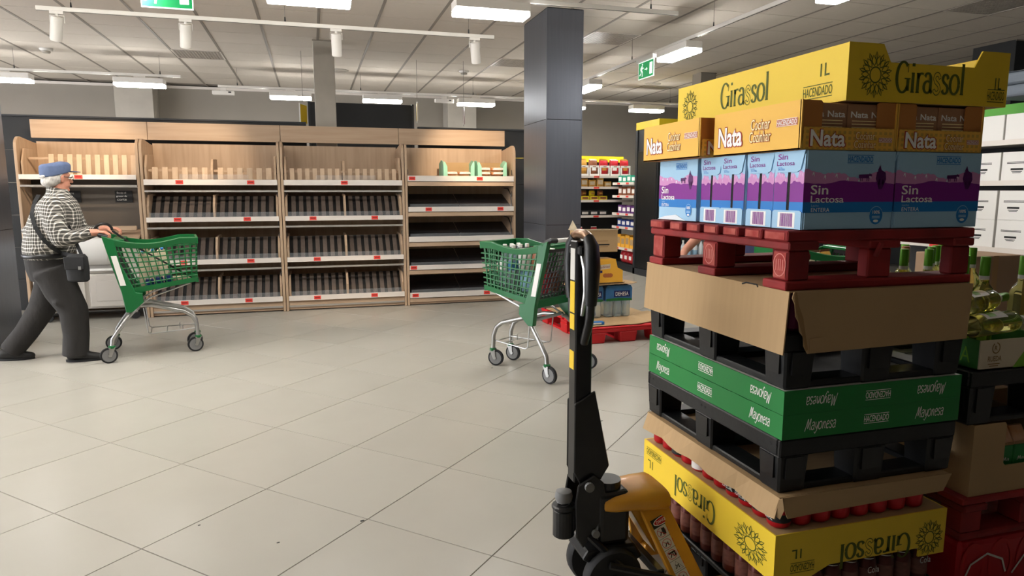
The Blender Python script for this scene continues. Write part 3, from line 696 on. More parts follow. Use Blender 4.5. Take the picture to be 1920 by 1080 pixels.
# ================================================================== shopping carts
def cart(label, loc, rz):
    t = thing('shopping_cart', label, 'shopping cart', loc, rz, 'green plastic shopping carts')
    # basket corners: rear top/bottom, front top/bottom (x, half width, z)
    RT, RB, FT, FB = (.03, .265, 1.0), (.17, .235, .56), (.67, .215, .985), (.655, .18, .625)
    def pt(s, u, v):   # s side, u along 0..1, v height 0..1
        b = [RB[i]+(FB[i]-RB[i])*u for i in range(3)]; c = [RT[i]+(FT[i]-RT[i])*u for i in range(3)]
        p = [b[i]+(c[i]-b[i])*v for i in range(3)]
        dip = -.045*math.sin(PI*min(1, u*1.25))*v**3
        return Vector((p[0], s*p[1], p[2]+dip))
    for s in (-1, 1):
        m = MB()
        for i in range(1, 13): m.bar(pt(s, i/13, .02), pt(s, i/13, .86), .008, .009, up=(0, 1, 0))
        for j in range(1, 8): m.tube([pt(s, u/8, .02+.84*j/8) for u in range(9)], .0055, 6)
        o = m.obj('side_lattice', 'green_plastic', t); o['kind'] = 'stuff'
        top = MB().loft([[pt(s, u/10, .86)+Vector((0, s*.008, 0)), pt(s, u/10, 1)+Vector((0, s*.012, 0)), pt(s, u/10, 1)+Vector((0, -s*.012, .004)), pt(s, u/10, .86)+Vector((0, -s*.006, 0))] for u in range(11)])
        top.obj('top_rim', 'green_plastic', t, bevel=.003)
        MB().loft([[pt(s, u/4, -.03)+Vector((0, s*.008, 0)), pt(s, u/4, .07)+Vector((0, s*.008, 0)), pt(s, u/4, .07)-Vector((0, s*.008, 0)), pt(s, u/4, -.03)-Vector((0, s*.008, 0))] for u in range(5)]).obj('bottom_rim', 'green_plastic', t)
        # rear corner post with white sticker
        c = MB(); c.prism([(-.01, 1.02), (.075, .99), (.105, .80), (.20, .56), (.245, .55), (.25, .475), (.165, .40), (.12, .40), (.10, .56), (.045, .78)], (0, s*.252-.022, 0), (1, 0, 0), (0, 0, 1), (0, .044, 0))
        q = c.obj('corner_post', 'green_plastic', t, bevel=.004)
        MB().prism([(.045, .86), (.085, .86), (.135, .62), (.095, .62)], (0, s*.2752, 0), (1, 0, 0), (0, 0, 1), (0, s*.0012, 0)).obj('sticker', 'white_plastic', q)
    m = MB()
    for i in range(1, 10):
        y = -1+2*i/10
        m.bar(pt(1, 1, .02)*1+Vector((0, pt(1, 1, .02).y*(y-1), 0)), pt(1, 1, .86)+Vector((0, pt(1, 1, .86).y*(y-1), 0)), .008, .008, up=(1, 0, 0))
        m.bar(pt(1, 0, .0)+Vector((0, pt(1, 0, 0).y*(y-1), 0)), pt(1, 1, .0)+Vector((0, pt(1, 1, 0).y*(y-1), 0)), .008, .008)
    for j in range(1, 8): m.bar(pt(-1, 1, .02+.84*j/8), pt(1, 1, .02+.84*j/8), .008, .008, up=(1, 0, 0)); m.bar(pt(-1, j/8, 0), pt(1, j/8, 0), .008, .008)
    o = m.obj('front_and_floor_lattice', 'green_plastic', t); o['kind'] = 'stuff'
    for v_, h_ in ((.93, .055), (.0, .04)): MB().bar(pt(-1, 1, v_), pt(1, 1, v_), .02, h_).obj('front_rim', 'green_plastic', t, bevel=.003)
    # hinged grey rear gate
    g = MB()
    A = lambda u, v: Vector((.055+.125*(1-v), -.235+.47*u, .565+.375*v))
    for i in range(12): g.bar(A(i/11, 0), A(i/11, 1), .008, .008, up=(1, 0, 0))
    for j in range(10): g.bar(A(0, j/9), A(1, j/9), .008, .008, up=(1, 0, 0))
    for e in ((A(0, 0), A(1, 0)), (A(0, 1), A(1, 1)), (A(0, 0), A(0, 1)), (A(1, 0), A(1, 1))): g.bar(*e, .022, .012, up=(1, 0, 0))
    o = g.obj('rear_gate', 'gate_grey', t); o['kind'] = 'stuff'
    MB().box(.05, .14, -.245, .245, .965, .985).obj('rear_crossbar', 'green_plastic', t, bevel=.004)
    MB().bar((.16, -.25, .545), (.16, .25, .545), .03, .06).obj('rear_lower_rim', 'green_plastic', t, bevel=.004)
    MB().tube([(-.02, -.2, 1.02), (-.02, .2, 1.02)], .016, 12).obj('handle', 'white_plastic', t, smooth=True)
    for s in (-1, 1): MB().tube([(.03, s*.25, 1.005), (-.02, s*.25, 1.025), (-.02, s*.19, 1.02)], .019, 10).obj('handle_end', 'black_plastic', t, smooth=True)
    # steel chassis
    for s in (-1, 1):
        MB().tube([(.19, s*.2, .41), (.17, s*.225, .40), (.13, s*.24, .36), (.05, s*.25, .25), (.01, s*.255, .19), (.0, s*.26, .11)], .0165, 10).obj('rear_leg', 'steel', t, smooth=True)
        MB().tube([(.2, s*.12, .43), (.3, s*.115, .425), (.54, s*.11, .355), (.6, s*.11, .31), (.63, s*.11, .24), (.635, s*.11, .12)], .0165, 10).obj('front_leg', 'steel', t, smooth=True)
        MB().tube([(.17, s*.2, .41), (.3, s*.16, .5), (.6, s*.15, .6)], .008, 6).obj('basket_support', 'steel', t, smooth=True)
    MB().tube([(.2, -.22, .42), (.2, .22, .42)], .014, 8).obj('cross_tube', 'steel', t, smooth=True)
    r = MB()
    r.tube([(.62, -.1, .2), (.28, -.15, .19), (.26, -.15, .205), (.24, -.15, .41)], .005, 6).tube([(.62, .1, .2), (.28, .15, .19), (.26, .15, .205), (.24, .15, .41)], .005, 6)
    for x, w in ((.28, .15), (.4, .13), (.52, .115), (.62, .1)): r.tube([(x, -w, .195), (x, w, .195)], .004, 6)
    r.tube([(.5, -.03, .2), (.5, -.03, .24), (.5, .03, .24), (.5, .03, .2)], .004, 6)
    r.obj('lower_rack', 'steel', t, smooth=True)
    for k, (x, y, a) in enumerate(((0, -.26, .2), (0, .26, -.1), (.635, -.11, .15), (.635, .11, .3))):
        w = MB(); w.lathe([(.02, -.014), (.05, -.014), (.05, .014), (.02, .014)], n=20, m=1, axis='y').lathe([(.05, -.013), (.063, -.011), (.063, .011), (.05, .013)], n=24, axis='y').cyl((0, -.02, 0), (0, .02, 0), .009, n=10, m=2)
        o = w.obj('wheel', ['rubber', 'grey_wheel', 'steel'], t, smooth=True); o.location = (x-.025*math.cos(a), y-.025*math.sin(a), .063); o.rotation_euler = (0, 0, a)
        f = MB()
        for s in (-1, 1): f.prism([(-.028, -.012), (-.01, -.012), (.022, .06), (-.022, .06)], (0, s*.019-.0015, .063), (1, 0, 0), (0, 0, 1), (0, .003, 0))
        f.box(-.025, .025, -.022, .022, .122, .127)
        o = f.obj('wheel_fork', 'steel', t); o.location = (x, y, 0); o.rotation_euler = (0, 0, a)
        MB().lathe([(.022, .118), (.026, .122), (.026, .136), (.02, .14)], (x, y, 0), 14).obj('green_collar', 'green_plastic', t, smooth=True)
    return t
CA = math.radians(10)
cart1 = cart('green shopping cart pushed by the man in the plaid shirt', (-1.63, 6.27, 0), CA)
CB = math.atan2(.53, -.37)
cart2 = cart('green shopping cart with a dark grey rear gate standing alone mid aisle', (1.785, 4.63, 0), CB)
def in_cart(c, p):
    a = c.rotation_euler.z; return (c.location.x+p[0]*math.cos(a)-p[1]*math.sin(a), c.location.y+p[0]*math.sin(a)+p[1]*math.cos(a), p[2])
# goods in the carts
def milk_carton(label, loc, rz, m='milk_white', cat='carton', group=None, w=.035, hh=.2):
    t = thing('drink_carton', label, cat, loc, rz, group)
    MB().box(-w, w, -w, w, 0, hh).obj('carton_body', m, t, bevel=.003); MB().prism([(-w, 0), (w, 0), (0, .035)], (0, -w, hh), (1, 0, 0), (0, 0, 1), (0, 2*w, 0)).obj('gable_top', m, t); MB().cyl((0, -w*.6, hh+.012), (0, -w*1.0, hh+.03), .012).obj('cap', 'milk_blue', t)
    return t
for k in range(3): milk_carton('tall cream carton, %s from the handle in the cart pushed by the man' % ORD[k], in_cart(cart1, (.26+.07*k, -.09+.02*k, .575+.012*k)), CA+.1, 'bag_cream', group='cream cartons in the pushed cart', hh=.27)
def can(label, loc, m, cat='can', group=None, hh=.115, r=.033, rz=0, name='drink_can'):
    t = thing(name, label, cat, loc, rz, group)
    MB().lathe([(r*.76, 0), (r*.95, .006), (r, .012), (r, hh-.016), (r*.82, hh-.003), (r*.80, hh-.001)], n=18).obj('can_body', m, t, smooth=True)
    MB().lathe([(r*.74, hh-.006), (r*.82, hh-.004), (r*.83, hh), (r*.78, hh+.001), (r*.74, hh-.005)], n=18).obj('can_rim', 'can_top', t, smooth=True)
    MB().cyl((0, 0, hh-.006), (0, 0, hh-.004), r*.74, n=18).obj('can_lid', 'can_top', t)
    return t
for k in range(3): can('small blue can, %s from the rear in the cart pushed by the man' % ORD[k], in_cart(cart1, (.3+.07*k, -.175+.006*k, .566+.012*k)), 'bag_blue', group='blue cans in the pushed cart', hh=.09, r=.032)
t = thing('bread_pack', 'flat pale bread pack lying in the cart pushed by the man', 'bread', in_cart(cart1, (.52, -.1, .605)), CA)
MB().loft([[(px*.1*s, py*.05*s, zz) for px, py in [(math.cos(a), math.sin(a)) for a in [2*PI*j/14 for j in range(14)]]] for zz, s in ((0, .7), (.015, 1), (.035, 1), (.05, .7))]).obj('loaf', 'bag_cream', t, smooth=True); MB().box(.09, .13, -.03, .03, .02, .026).obj('bag_end', 'film', t)
t = thing('walking_cane', 'dark walking cane with a curved handle hooked into the pushed cart', 'cane', in_cart(cart1, (0, 0, 0)), CA)
hook = [(.0+.06*math.cos(a)-.0, -.12, 1.055+.055*math.sin(a)) for a in [PI*j/8 for j in range(9)]][::-1]
MB().tube(hook, .011, 8).obj('curved_handle', 'black_paint', t, smooth=True)
MB().tube([(.06, -.12, 1.05), (.2, -.14, .93), (.62, -.17, .645)], [.009, .008, .007], 8).obj('shaft', 'black_paint', t, smooth=True)
def bottle(name, label, cat, loc, r, hh, m, capm, group=None, lab=None, rz=0, neck=.4, nr=.35, labz=(.25, .5)):
    t = thing(name, label, cat, loc, rz, group)
    MB().lathe([(r*.85, 0), (r, .01), (r, hh*(1-neck)), (r*.9, hh*(1-neck*.85)), (r*nr*1.25, hh*(1-neck*.45)), (r*nr, hh*(1-neck*.35)), (r*nr, hh*.97)], n=18).obj('bottle_body', m, t, smooth=True)
    MB().lathe([(r*nr*1.15, hh*.93), (r*nr*1.15, hh), (r*nr*.9, hh+.003)], n=14).obj('cap', capm, t, smooth=True)
    if lab: MB().lathe([(r*1.012, hh*labz[0]), (r*1.012, hh*labz[1])], n=18).obj('label', lab, t, smooth=True)
    return t
for k in range(6):
    bottle('water_bottle', 'clear water bottle, %s in the %s row of the six pack in the parked cart' % (('left', 'middle', 'right')[k//2], ('near', 'far')[k % 2]), 'bottle', in_cart(cart2, (.46+.085*(k % 2), -.1+.085*(k//2), .63)), .04, .33, 'water_plastic', 'white_plastic', 'water bottles in the parked cart', 'label_white' if k % 2 else 'water_label', labz=(.42, .62))
def pack(name, label, loc, sx, sy, sz, m, cat='pack', group=None, rz=0, puff=.12, m2=None):
    """soft pillow-shaped pack with crimped ends"""
    t = thing(name, label, cat, loc, rz, group); rings = []
    for f, k in ((-.5, .02), (-.42, .55), (-.25, .95), (0, 1), (.25, .95), (.42, .55), (.5, .02)):
        rings.append([(sx/2*math.cos(a)*(.92+.08*k)*abs(math.cos(a))**-.25 if abs(math.cos(a)) > .02 else 0, sy/2*k*math.sin(a), sz/2+f*sz) for a in [2*PI*(j+.5)/12 for j in range(12)]])
    MB().loft(rings).obj('pouch', m, t, smooth=True)
    MB().box(-sx*.44, sx*.44, -.002, .002, sz*.98, sz*1.04).obj('crimped_seal', m2 or m, t)
    if m2: MB().box(-sx*.26, sx*.26, -sy*.515, -sy*.49, sz*.35, sz*.65).obj('front_label', m2, t)
    return t
gs = [('bag_brown', 'brown snack pack', 'bag_cream'), ('bag_cream', 'cream coloured pack', 'bag_brown'), ('bag_red', 'red pack', 'ink_white'), ('milk_pale', 'pale blue pack', 'ink_white'), ('bag_green', 'green leafy pack', 'ink_white'), ('bag_gold', 'golden pack', 'bag_red'), ('bag_brown', 'low brown pack', 'bag_red'), ('film', 'clear film pack', None)]
for k, (m, l, m2) in enumerate(gs):
    pack('grocery_pack', l+(' on top of the pile' if k > 3 else ' at the bottom of the pile')+' in the parked cart', in_cart(cart2, (.24+.13*(k % 2), -.13+.13*((k//2) % 2)+.02*(k > 3), .60+.16*(k//4))), .13, .11, .17, m, 'grocery pack', 'packs in the parked cart', CB+R.uniform(-.5, .5), m2=m2)
# ================================================================== people
def sphere_rings(c, rx, ry, rz, n=14, k=9, rot=None):
    out = []
    for i in range(k+1):
        a = -PI/2+PI*i/k; r = max(.02, math.cos(a))
        ring = [Vector((rx*r*math.cos(2*PI*j/n), ry*r*math.sin(2*PI*j/n), rz*math.sin(a))) for j in range(n)]
        if rot: ring = [rot @ p for p in ring]
        out.append([Vector(c)+p for p in ring])
    return out
class Blob(MB):
    def ell(s, c, rx, ry, rz, rot=None): return s.loft(sphere_rings(c, rx, ry, rz, rot=rot))
    def cap(s, p0, p1, r0, r1, n=12):
        p0 = Vector(p0); p1 = Vector(p1); d = (p1-p0).normalized(); P = []; Q = []
        for a in (85, 60, 30): P.append(p0-d*r0*math.sin(math.radians(a))); Q.append(r0*math.cos(math.radians(a)))
        P += [p0, p1]; Q += [r0, r1]
        for a in (30, 60, 85): P.append(p1+d*r1*math.sin(math.radians(a))); Q.append(r1*math.cos(math.radians(a)))
        return s.tube(P, Q, n)
    def chain(s, pts):
        for (p, r), (q, r2) in zip(pts, pts[1:]): s.cap(p, q, r, r2)
        return s
    def torso(s, rings, n=20):   # (cx, cy, z, rx, ry)
        return s.loft([[(cx+rx*math.cos(2*PI*j/n), cy+ry*math.sin(2*PI*j/n), z) for j in range(n)] for cx, cy, z, rx, ry in rings])
    def grow(s, name, m, parent, voxel=.01, smooth=4):
        me = s.mesh(name, m); o = bpy.data.objects.new(name, me); COL.objects.link(o)
        rm = o.modifiers.new('remesh', 'REMESH'); rm.mode = 'VOXEL'; rm.voxel_size = voxel
        sm = o.modifiers.new('smooth', 'SMOOTH'); sm.iterations = smooth; sm.factor = .5
        dg = bpy.context.evaluated_depsgraph_get(); ev = o.evaluated_get(dg)
        me2 = bpy.data.meshes.new_from_object(ev); me2.name = name
        bpy.data.objects.remove(o); me2.materials.clear(); me2.materials.append(M(m))
        q = bpy.data.objects.new(name, me2); COL.objects.link(q); q.parent = parent
        me2.polygons.foreach_set('use_smooth', [True]*len(me2.polygons)); return q
def hand(b, w, d, down, side, curl=1.0):
    """palm plus four fingers and a thumb closing round a bar; w wrist, d pointing direction, down = palm normal, side = towards the thumb"""
    w = Vector(w); d = Vector(d).normalized(); down = Vector(down).normalized(); side = Vector(side).normalized()
    b.cap(w, w+d*.03, .026, .028)
    for k, f in enumerate((.028, .01, -.01, -.028)):
        base = w+d*.085+side*f
        b.cap(w+d*.02+side*f*.7, base, .016, .0125)
        L = (.036, .04, .037, .029)[k]
        a = base+(d*.8+down*.6*curl).normalized()*L; c = a+(d*(.25-.3*curl)+down).normalized()*L*.75; e = c+(-d*.8*curl+down*.5).normalized()*L*.6
        b.cap(base, a, .0105, .0095).cap(a, c, .0095, .0088).cap(c, e, .0088, .0075)
    q = w+d*.025+side*.026; a = q+(d*.5+side*.55+down*.35).normalized()*.035; c = a+(d*.6+down*.6-side*.1).normalized()*.03
    b.cap(q, a, .013, .011).cap(a, c, .011, .0085)
def head(b, c, yaw, s=1.0):
    r = Matrix.Rotation(yaw, 3, 'Z'); c = Vector(c)
    def P(x, y, z): return c+r @ Vector((x*s, y*s, z*s))
    b.ell(P(-.01, 0, .02), .098*s, .076*s, .10*s, r).ell(P(.02, 0, -.045), .068*s, .058*s, .068*s, r).ell(P(.05, 0, -.095), .035*s, .036*s, .028*s, r)
    b.cap(P(.082, 0, .012), P(.108, 0, -.028), .010*s, .014*s)
    for y in (-1, 1):
        b.cap(P(-.005, y*.078, .012), P(-.002, y*.077, -.03), .017*s, .011*s); b.cap(P(-.012, y*.084, .016), P(.004, y*.084, .018), .009*s, .008*s)
        b.cap(P(.075, y*.02, .028), P(.068, y*.05, .03), .012*s, .010*s)
    b.cap(P(.083, -.02, -.058), P(.083, .02, -.058), .009*s, .009*s)
    return P
def face_parts(t, P, s=1.0):
    for y in (-1, 1):
        e = MB().loft(sphere_rings(P(.072, y*.033, .004), .012*s, .012*s, .012*s, 10, 6)).obj('eye', 'ink_white', t, smooth=True)
        MB().loft(sphere_rings(P(.082, y*.033, .004), .005*s, .005*s, .005*s, 8, 5)).obj('pupil', 'ink_black', e, smooth=True)
    MB().loft(sphere_rings(P(.089, 0, -.0585), .006*s, .02*s, .0045*s, 10, 6)).obj('lips', 'lip', t, smooth=True)
mat('lip', (176, 98, 88), .5)
# ---- the man with the cap
man = thing('person', 'man in a blue cap, plaid shirt and dark trousers walking and pushing a cart', 'person', (-1.95, 6.25, 0))
HW = .265
hr = Vector((.285, -.2, 1.045)); hl = Vector((.285, .16, 1.055))
b = Blob(); P = head(b, (.022, 0, 1.468), .75, .96)
b.cap((.015, 0, 1.30), (.022, 0, 1.42), .062, .056)
b.torso([(-.06, 0, .76, .12, .15), (-.07, 0, .88, .14, .165), (-.035, 0, 1.0, .15, .17), (-.01, 0, 1.15, .14, .18), (.01, 0, 1.26, .11, .17), (.02, 0, 1.33, .06, .08)])
for y, w in ((-1, hr), (1, hl)):
    b.chain([((.02, y*.185, 1.26), .06), ((.07, y*.235, 1.02), .046), (tuple(w), .030)])
hand(b, hr, (1, .16, .0), (0, 0, -1), (0, 1, 0)); hand(b, hl, (1, .02, .0), (0, 0, -1), (0, -1, 0))
b.chain([((-.04, -.09, .78), .09), ((.085, -.09, .44), .065), ((.075, -.09, .09), .042)]).chain([((-.07, .09, .78), .09), ((-.215, .1, .43), .065), ((-.435, .1, .10), .042)])
b.cap((.06, -.095, .05), (.17, -.095, .035), .03, .022).cap((-.48, .1, .055), (-.37, .1, .035), .03, .022)
b.grow('body', 'skin', man, .0068, 3)
face_parts(man, P, .96)
SH = [(-.085, 0, .83, .172, .205), (-.083, 0, .87, .178, .208), (-.075, 0, .93, .186, .212), (-.05, 0, 1.02, .192, .212), (-.025, 0, 1.12, .185, .215), (-.008, 0, 1.2, .168, .215), (.008, 0, 1.27, .135, .195), (.014, 0, 1.325, .095, .125), (.016, 0, 1.365, .072, .078)]
b = Blob().torso(SH)
b.chain([((.02, -.175, 1.255), .083), ((.05, -.235, 1.1), .078), ((.085, -.25, 1.005), .072), ((.15, -.238, 1.01), .062), ((.25, -.21, 1.038), .043)])
b.chain([((.02, .175, 1.255), .083), ((.08, .245, 1.01), .07), ((.24, .18, 1.045), .043)])
for k, (x, z) in enumerate(((.0, 1.2), (-.02, 1.1), (.1, 1.06))): b.cap((x, -.2, z), (x+.06, -.26, z-.05), .03, .024)
b.cap((-.2, -.08, 1.06), (-.05, -.2, .94), .035, .03).cap((-.22, .02, .93), (-.12, -.19, .9), .04, .03)
b.grow('shirt', 'plaid', man, .011, 5)
MB().loft([[(.018+.078*math.cos(a)*k-.008*(z > 1.37), .084*math.sin(a)*k, z+.014*math.cos(a)*-1) for a in [2*PI*j/20 for j in range(20)]] for z, k in ((1.335, 1.08), (1.365, 1.0), (1.395, .9), (1.393, .84), (1.345, .9))], cap=False).obj('collar', 'plaid', man, smooth=True)
b = Blob().torso([(-.075, 0, .66, .15, .175), (-.08, 0, .74, .168, .19), (-.082, 0, .82, .172, .196), (-.083, 0, .885, .17, .2)])
b.tube([(-.05, -.1, .76), (.01, -.1, .58), (.08, -.1, .42), (.082, -.096, .22), (.062, -.095, .045)], [.133, .124, .105, .094, .094], 18)
b.tube([(-.08, .1, .76), (-.14, .1, .56), (-.215, .1, .40), (-.335, .1, .22), (-.455, .1, .075)], [.13, .117, .098, .088, .086], 18)
for p, q, r in (((.0, -.2, .5), (.12, -.16, .4), .03), ((-.12, -.18, .7), (-.02, -.2, .62), .03)): b.cap(p, q, r, r*.8)
b.grow('trousers', 'trouser_grey', man, .012, 5)
MB().loft([[(-.083+.182*math.cos(a), .21*math.sin(a), z) for a in [2*PI*j/28 for j in range(28)]] for z in (.845, .88)], cap=False).obj('belt', 'black_paint', man, smooth=True, solid=.006)
for x, y, n in ((.0, -.095, 1), (-.55, .1, 2)):
    b = Blob().cap((x+.045, y, .05), (x+.13, y, .05), .048, .045).cap((x+.12, y, .04), (x+.235, y-.005, .03), .044, .030).cap((x+.03, y, .024), (x+.23, y, .02), .026, .022)
    s = b.grow('shoe', 'shoe_black', man, .008, 3)
    MB().prism([(x-.005+.13+.135*math.cos(a), y+.046*math.sin(a)) for a in [2*PI*j/18 for j in range(18)]], (0, 0, .0), (1, 0, 0), (0, 1, 0), (0, 0, .018)).obj('sole', 'rubber', s)
rot = Matrix.Rotation(.75, 3, 'Z')
def Q(x, y, z): return Vector((.022, 0, 1.468))+rot @ Vector((x, y, z))
hb = Blob().ell(Q(-.035, 0, .0), .082, .083, .062, rot).ell(Q(-.06, 0, -.03), .06, .07, .045, rot)
for y in (-1, 1): hb.cap(Q(-.02, y*.077, .02), Q(.0, y*.078, .035), .012, .008)
hb.grow('hair', 'hair_grey', man, .007, 2)
cb = Blob().loft([[Q(-.012+.108*k*math.cos(a), .09*k*math.sin(a), z+.028*math.cos(a)*(1 if z < .09 else .4)) for a in [2*PI*j/24 for j in range(24)]] for z, k in ((.028, 1.0), (.07, 1.04), (.1, 1.02), (.117, .85), (.122, .4))])
cap_ = cb.grow('cap', 'denim_cap', man, .006, 2)
MB().prism([(.075, -.075), (.115, -.07), (.158, -.045), (.176, 0), (.158, .045), (.115, .07), (.075, .075)], Q(0, 0, .052), rot @ Vector((1, 0, -.02)), rot @ Vector((0, 1, 0)), (0, 0, .006)).obj('brim', 'denim_cap', cap_, bevel=.002)
MB().loft(sphere_rings(Q(-.112, 0, .012), .012, .045, .016, 12, 6, rot)).obj('hair_tuft', 'hair_grey', cap_, smooth=True)
MB().tube([Q(-.02, -.081, .012), Q(.08, -.066, .006), Q(.095, -.035, .004)], .0028, 6).tube([Q(.095, -.055, .004), Q(.098, -.03, .02), Q(.1, -.01, .004), Q(.098, -.03, -.014)], .0022, 6, closed=True).tube([Q(.095, .055, .004), Q(.098, .03, .02), Q(.1, .01, .004), Q(.098, .03, -.014)], .0022, 6, closed=True).obj('glasses', 'ink_black', man, smooth=True)
# shoulder bag and strap lying on the shirt
def on_shirt(x, z, lift=.012):
    for (c0, _, z0, rx0, ry0), (c1, _, z1, rx1, ry1) in zip(SH, SH[1:]):
        if z0 <= z <= z1:
            f = (z-z0)/(z1-z0); c = c0+(c1-c0)*f; rx = rx0+(rx1-rx0)*f; ry = ry0+(ry1-ry0)*f; q = max(-.99, min(.99, (x-c)/rx))
            return Vector((c+(x-c)*1.03-.006, -ry*math.sqrt(1-q*q)-lift, z))
    return Vector((x, -.2, z))
bag = thing('shoulder_bag', 'small black shoulder bag hanging at the walking man\'s hip', 'bag', (-1.95+.19, 6.25-.285, .67), -.15)
MB().loft([[(px_*s, py_*s2, z) for px_, py_ in [(math.cos(a)*abs(math.cos(a))**-.4 if abs(math.cos(a)) > .05 else 0, math.sin(a)) for a in [2*PI*(j+.5)/16 for j in range(16)]]] for z, s, s2 in ((0, .06, .03), (.015, .078, .045), (.1, .082, .05), (.19, .078, .04), (.215, .06, .025))]).obj('bag_body', 'bag_black', bag, smooth=True)
MB().prism([(-.07, .0), (.07, .0), (.075, .1), (-.075, .1)], (0, -.054, .1), (1, 0, 0), (0, 0, 1), (0, .012, 0)).obj('flap', 'bag_black', bag, bevel=.005)
MB().box(.03, .05, -.058, -.054, .1, .125).obj('buckle', 'steel', bag)
pts = [(-.10, 1.338), (-.115, 1.27), (-.108, 1.19), (-.085, 1.1), (-.045, 1.01), (.0, .94), (.05, .885)]
pp = [on_shirt(x, z) for x, z in pts]; pp = [Vector((-1.95, 6.25, 0))+p for p in pp]+[Vector((-1.76-.01, 6.25-.285, .87))]
inv = Matrix.Rotation(.15, 3, 'Z'); bl = Vector((-1.76, 5.965, .67)); m_ = MB()
for a, c in zip(pp, pp[1:]): m_.bar(inv @ (a-bl), inv @ (c-bl), .03, .004, up=(0, -1, 0))
m_.bar(inv @ (Vector((-1.95+.12, 6.07, 1.1))-bl), Vector((.03, .02, .2)), .026, .004, up=(0, -1, 0))
m_.obj('strap', 'bag_black', bag)
# ---- the person behind the pallet stack
p2 = thing('person', 'person in dark blue clothes half hidden behind the tall stack, arm reaching down', 'person', (3.42, 4.62, 0))
b = Blob(); P = head(b, (-.12, 0, 1.56), PI)
b.cap((-.06, 0, 1.38), (-.11, 0, 1.5), .06, .055).torso([(0, 0, .8, .11, .16), (0, 0, .95, .11, .15), (-.02, 0, 1.15, .12, .17), (-.04, 0, 1.32, .1, .17), (-.06, 0, 1.4, .05, .07)])
b.chain([((-.06, -.2, 1.34), .055), ((-.64, -.2, 1.09), .043), ((-.80, -.2, .94), .03)]).chain([((-.06, .2, 1.34), .055), ((-.1, .27, 1.06), .043), ((-.22, .22, .9), .03)])
hand(b, (-.80, -.2, .94), (-.6, 0, -1), (.8, 0, -.5), (0, 1, 0), .6); hand(b, (-.22, .22, .9), (-.8, -.2, -.4), (0, 0, -1), (0, -1, 0), .6)
for y in (-.1, .1): b.chain([((0, y, .82), .1), ((.0, y, .45), .068), ((.03, y, .08), .045)]); b.cap((.02, y, .04), (-.12, y, .03), .035, .03)
b.grow('body', 'skin', p2, .0085, 3); face_parts(p2, P)
b = Blob().torso([(0, 0, .8, .17, .22), (0, 0, .95, .16, .21), (-.02, 0, 1.15, .155, .21), (-.04, 0, 1.33, .13, .2), (-.06, 0, 1.42, .07, .09)]).chain([((-.06, -.2, 1.34), .085), ((-.42, -.2, 1.19), .07)]).chain([((-.06, .2, 1.34), .085), ((-.1, .27, 1.08), .065)])
b.grow('jacket', 'navy', p2, .013, 4)
b = Blob().torso([(0, 0, .74, .15, .18), (0, 0, .9, .15, .19)])
for y in (-.1, .1): b.chain([((0, y, .78), .12), ((0, y, .45), .09), ((.03, y, .1), .075)])
b.grow('trousers', 'trouser_grey', p2, .013, 4)
Blob().ell((-.1, 0, 1.59), .11, .088, .1).grow('hair', 'wood_dark', p2, .009, 2)
for y in (-.1, .1): Blob().cap((.03, y, .04), (-.14, y, .035), .045, .038).grow('shoe', 'shoe_black', p2, .01, 2)
# ================================================================== the tall stack of half pallets (x 1.275-1.93, y 1.59-2.40)
SX0, SX1, SY0, SY1 = 1.275, 1.93, 1.59, 2.405
UL, VU = Vector((0, -1, 0)), Vector((0, 0, 1))       # on a left face text runs towards the camera
UF = Vector((1, 0, 0))
def plastic_pallet(label, x0, y0, z0, z1, m='black_plastic', w=None, d=None, group='black plastic half pallets', ap=.052, cat='pallet'):
    w = w or SX1-SX0; d = d or SY1-SY0; H = z1-z0
    t = thing('plastic_pallet', label, cat, (x0, y0, z0), 0, group)
    g = MB()
    for i in range(9): g.box(.012, w-.012, .012+(d-.024-.05)*i/8, .062+(d-.074)*i/8, H-.02, H-.002)
    for i in range(5): g.box(.012+(w-.074)*i/4, .062+(w-.074)*i/4, .012, d-.012, H-.028, H-.004)
    g.obj('deck_grid', m, t)
    a = MB(); e = .014
    for q in ((0, w, 0, e), (0, w, d-e, d), (0, e, e, d-e), (w-e, w, e, d-e)): a.box(*q, H-ap, H)
    a.obj('deck_apron', m, t, bevel=.004)
    fw = (.105, .115, .105); fx = (.0, w/2-.055, w-.105); fy = (0, d/2-.055, d-.105)
    for i, x in enumerate(fx):
        for j, y in enumerate(fy):
            f = MB(); a_, b_ = fw[i], (.1, .11, .105)[j]
            f.hexa([(x+.006, y+.006, .0), (x+a_-.006, y+.006, 0), (x+a_-.006, y+b_-.006, 0), (x+.006, y+b_-.006, 0), (x, y, H-ap+.005), (x+a_, y, H-ap+.005), (x+a_, y+b_, H-ap+.005), (x, y+b_, H-ap+.005)])
            q = f.obj('foot', m, t, bevel=.006)
            if i == 0:
                MB().box(x-.0035, x+.004, y+.022, y+b_-.022, .045, H-ap-.002).obj('foot_recess', 'black_paint' if m == 'black_plastic' else m, q)
            if j == 0: MB().box(x+.022, x+a_-.022, y-.0035, y+.004, .045, H-ap-.002).obj('foot_recess', 'black_paint' if m == 'black_plastic' else m, q)
    for y in (.012, d/2-.04, d-.095): MB().box(.05, w-.05, y, y+.08, .0, .02).obj('runner', m, t, bevel=.004)
    for x in (.012, w-.092): MB().box(x, x+.08, .05, d-.05, .0, .02).obj('runner', m, t, bevel=.004)
    for y in (.02, .045, d/2-.012, d/2+.012, d-.045, d-.02): MB().cyl((-.001, y, H-.022), (.002, y, H-.022), .005, n=10).obj('rivet_hole', 'ink_black', t)
    return t
def can_plain(t_label, loc, m, group, band=None, words=None, hh=.115, r=.0325, rz=0):
    t = can(t_label, loc, m, 'can', group, hh, r, rz)
    return t
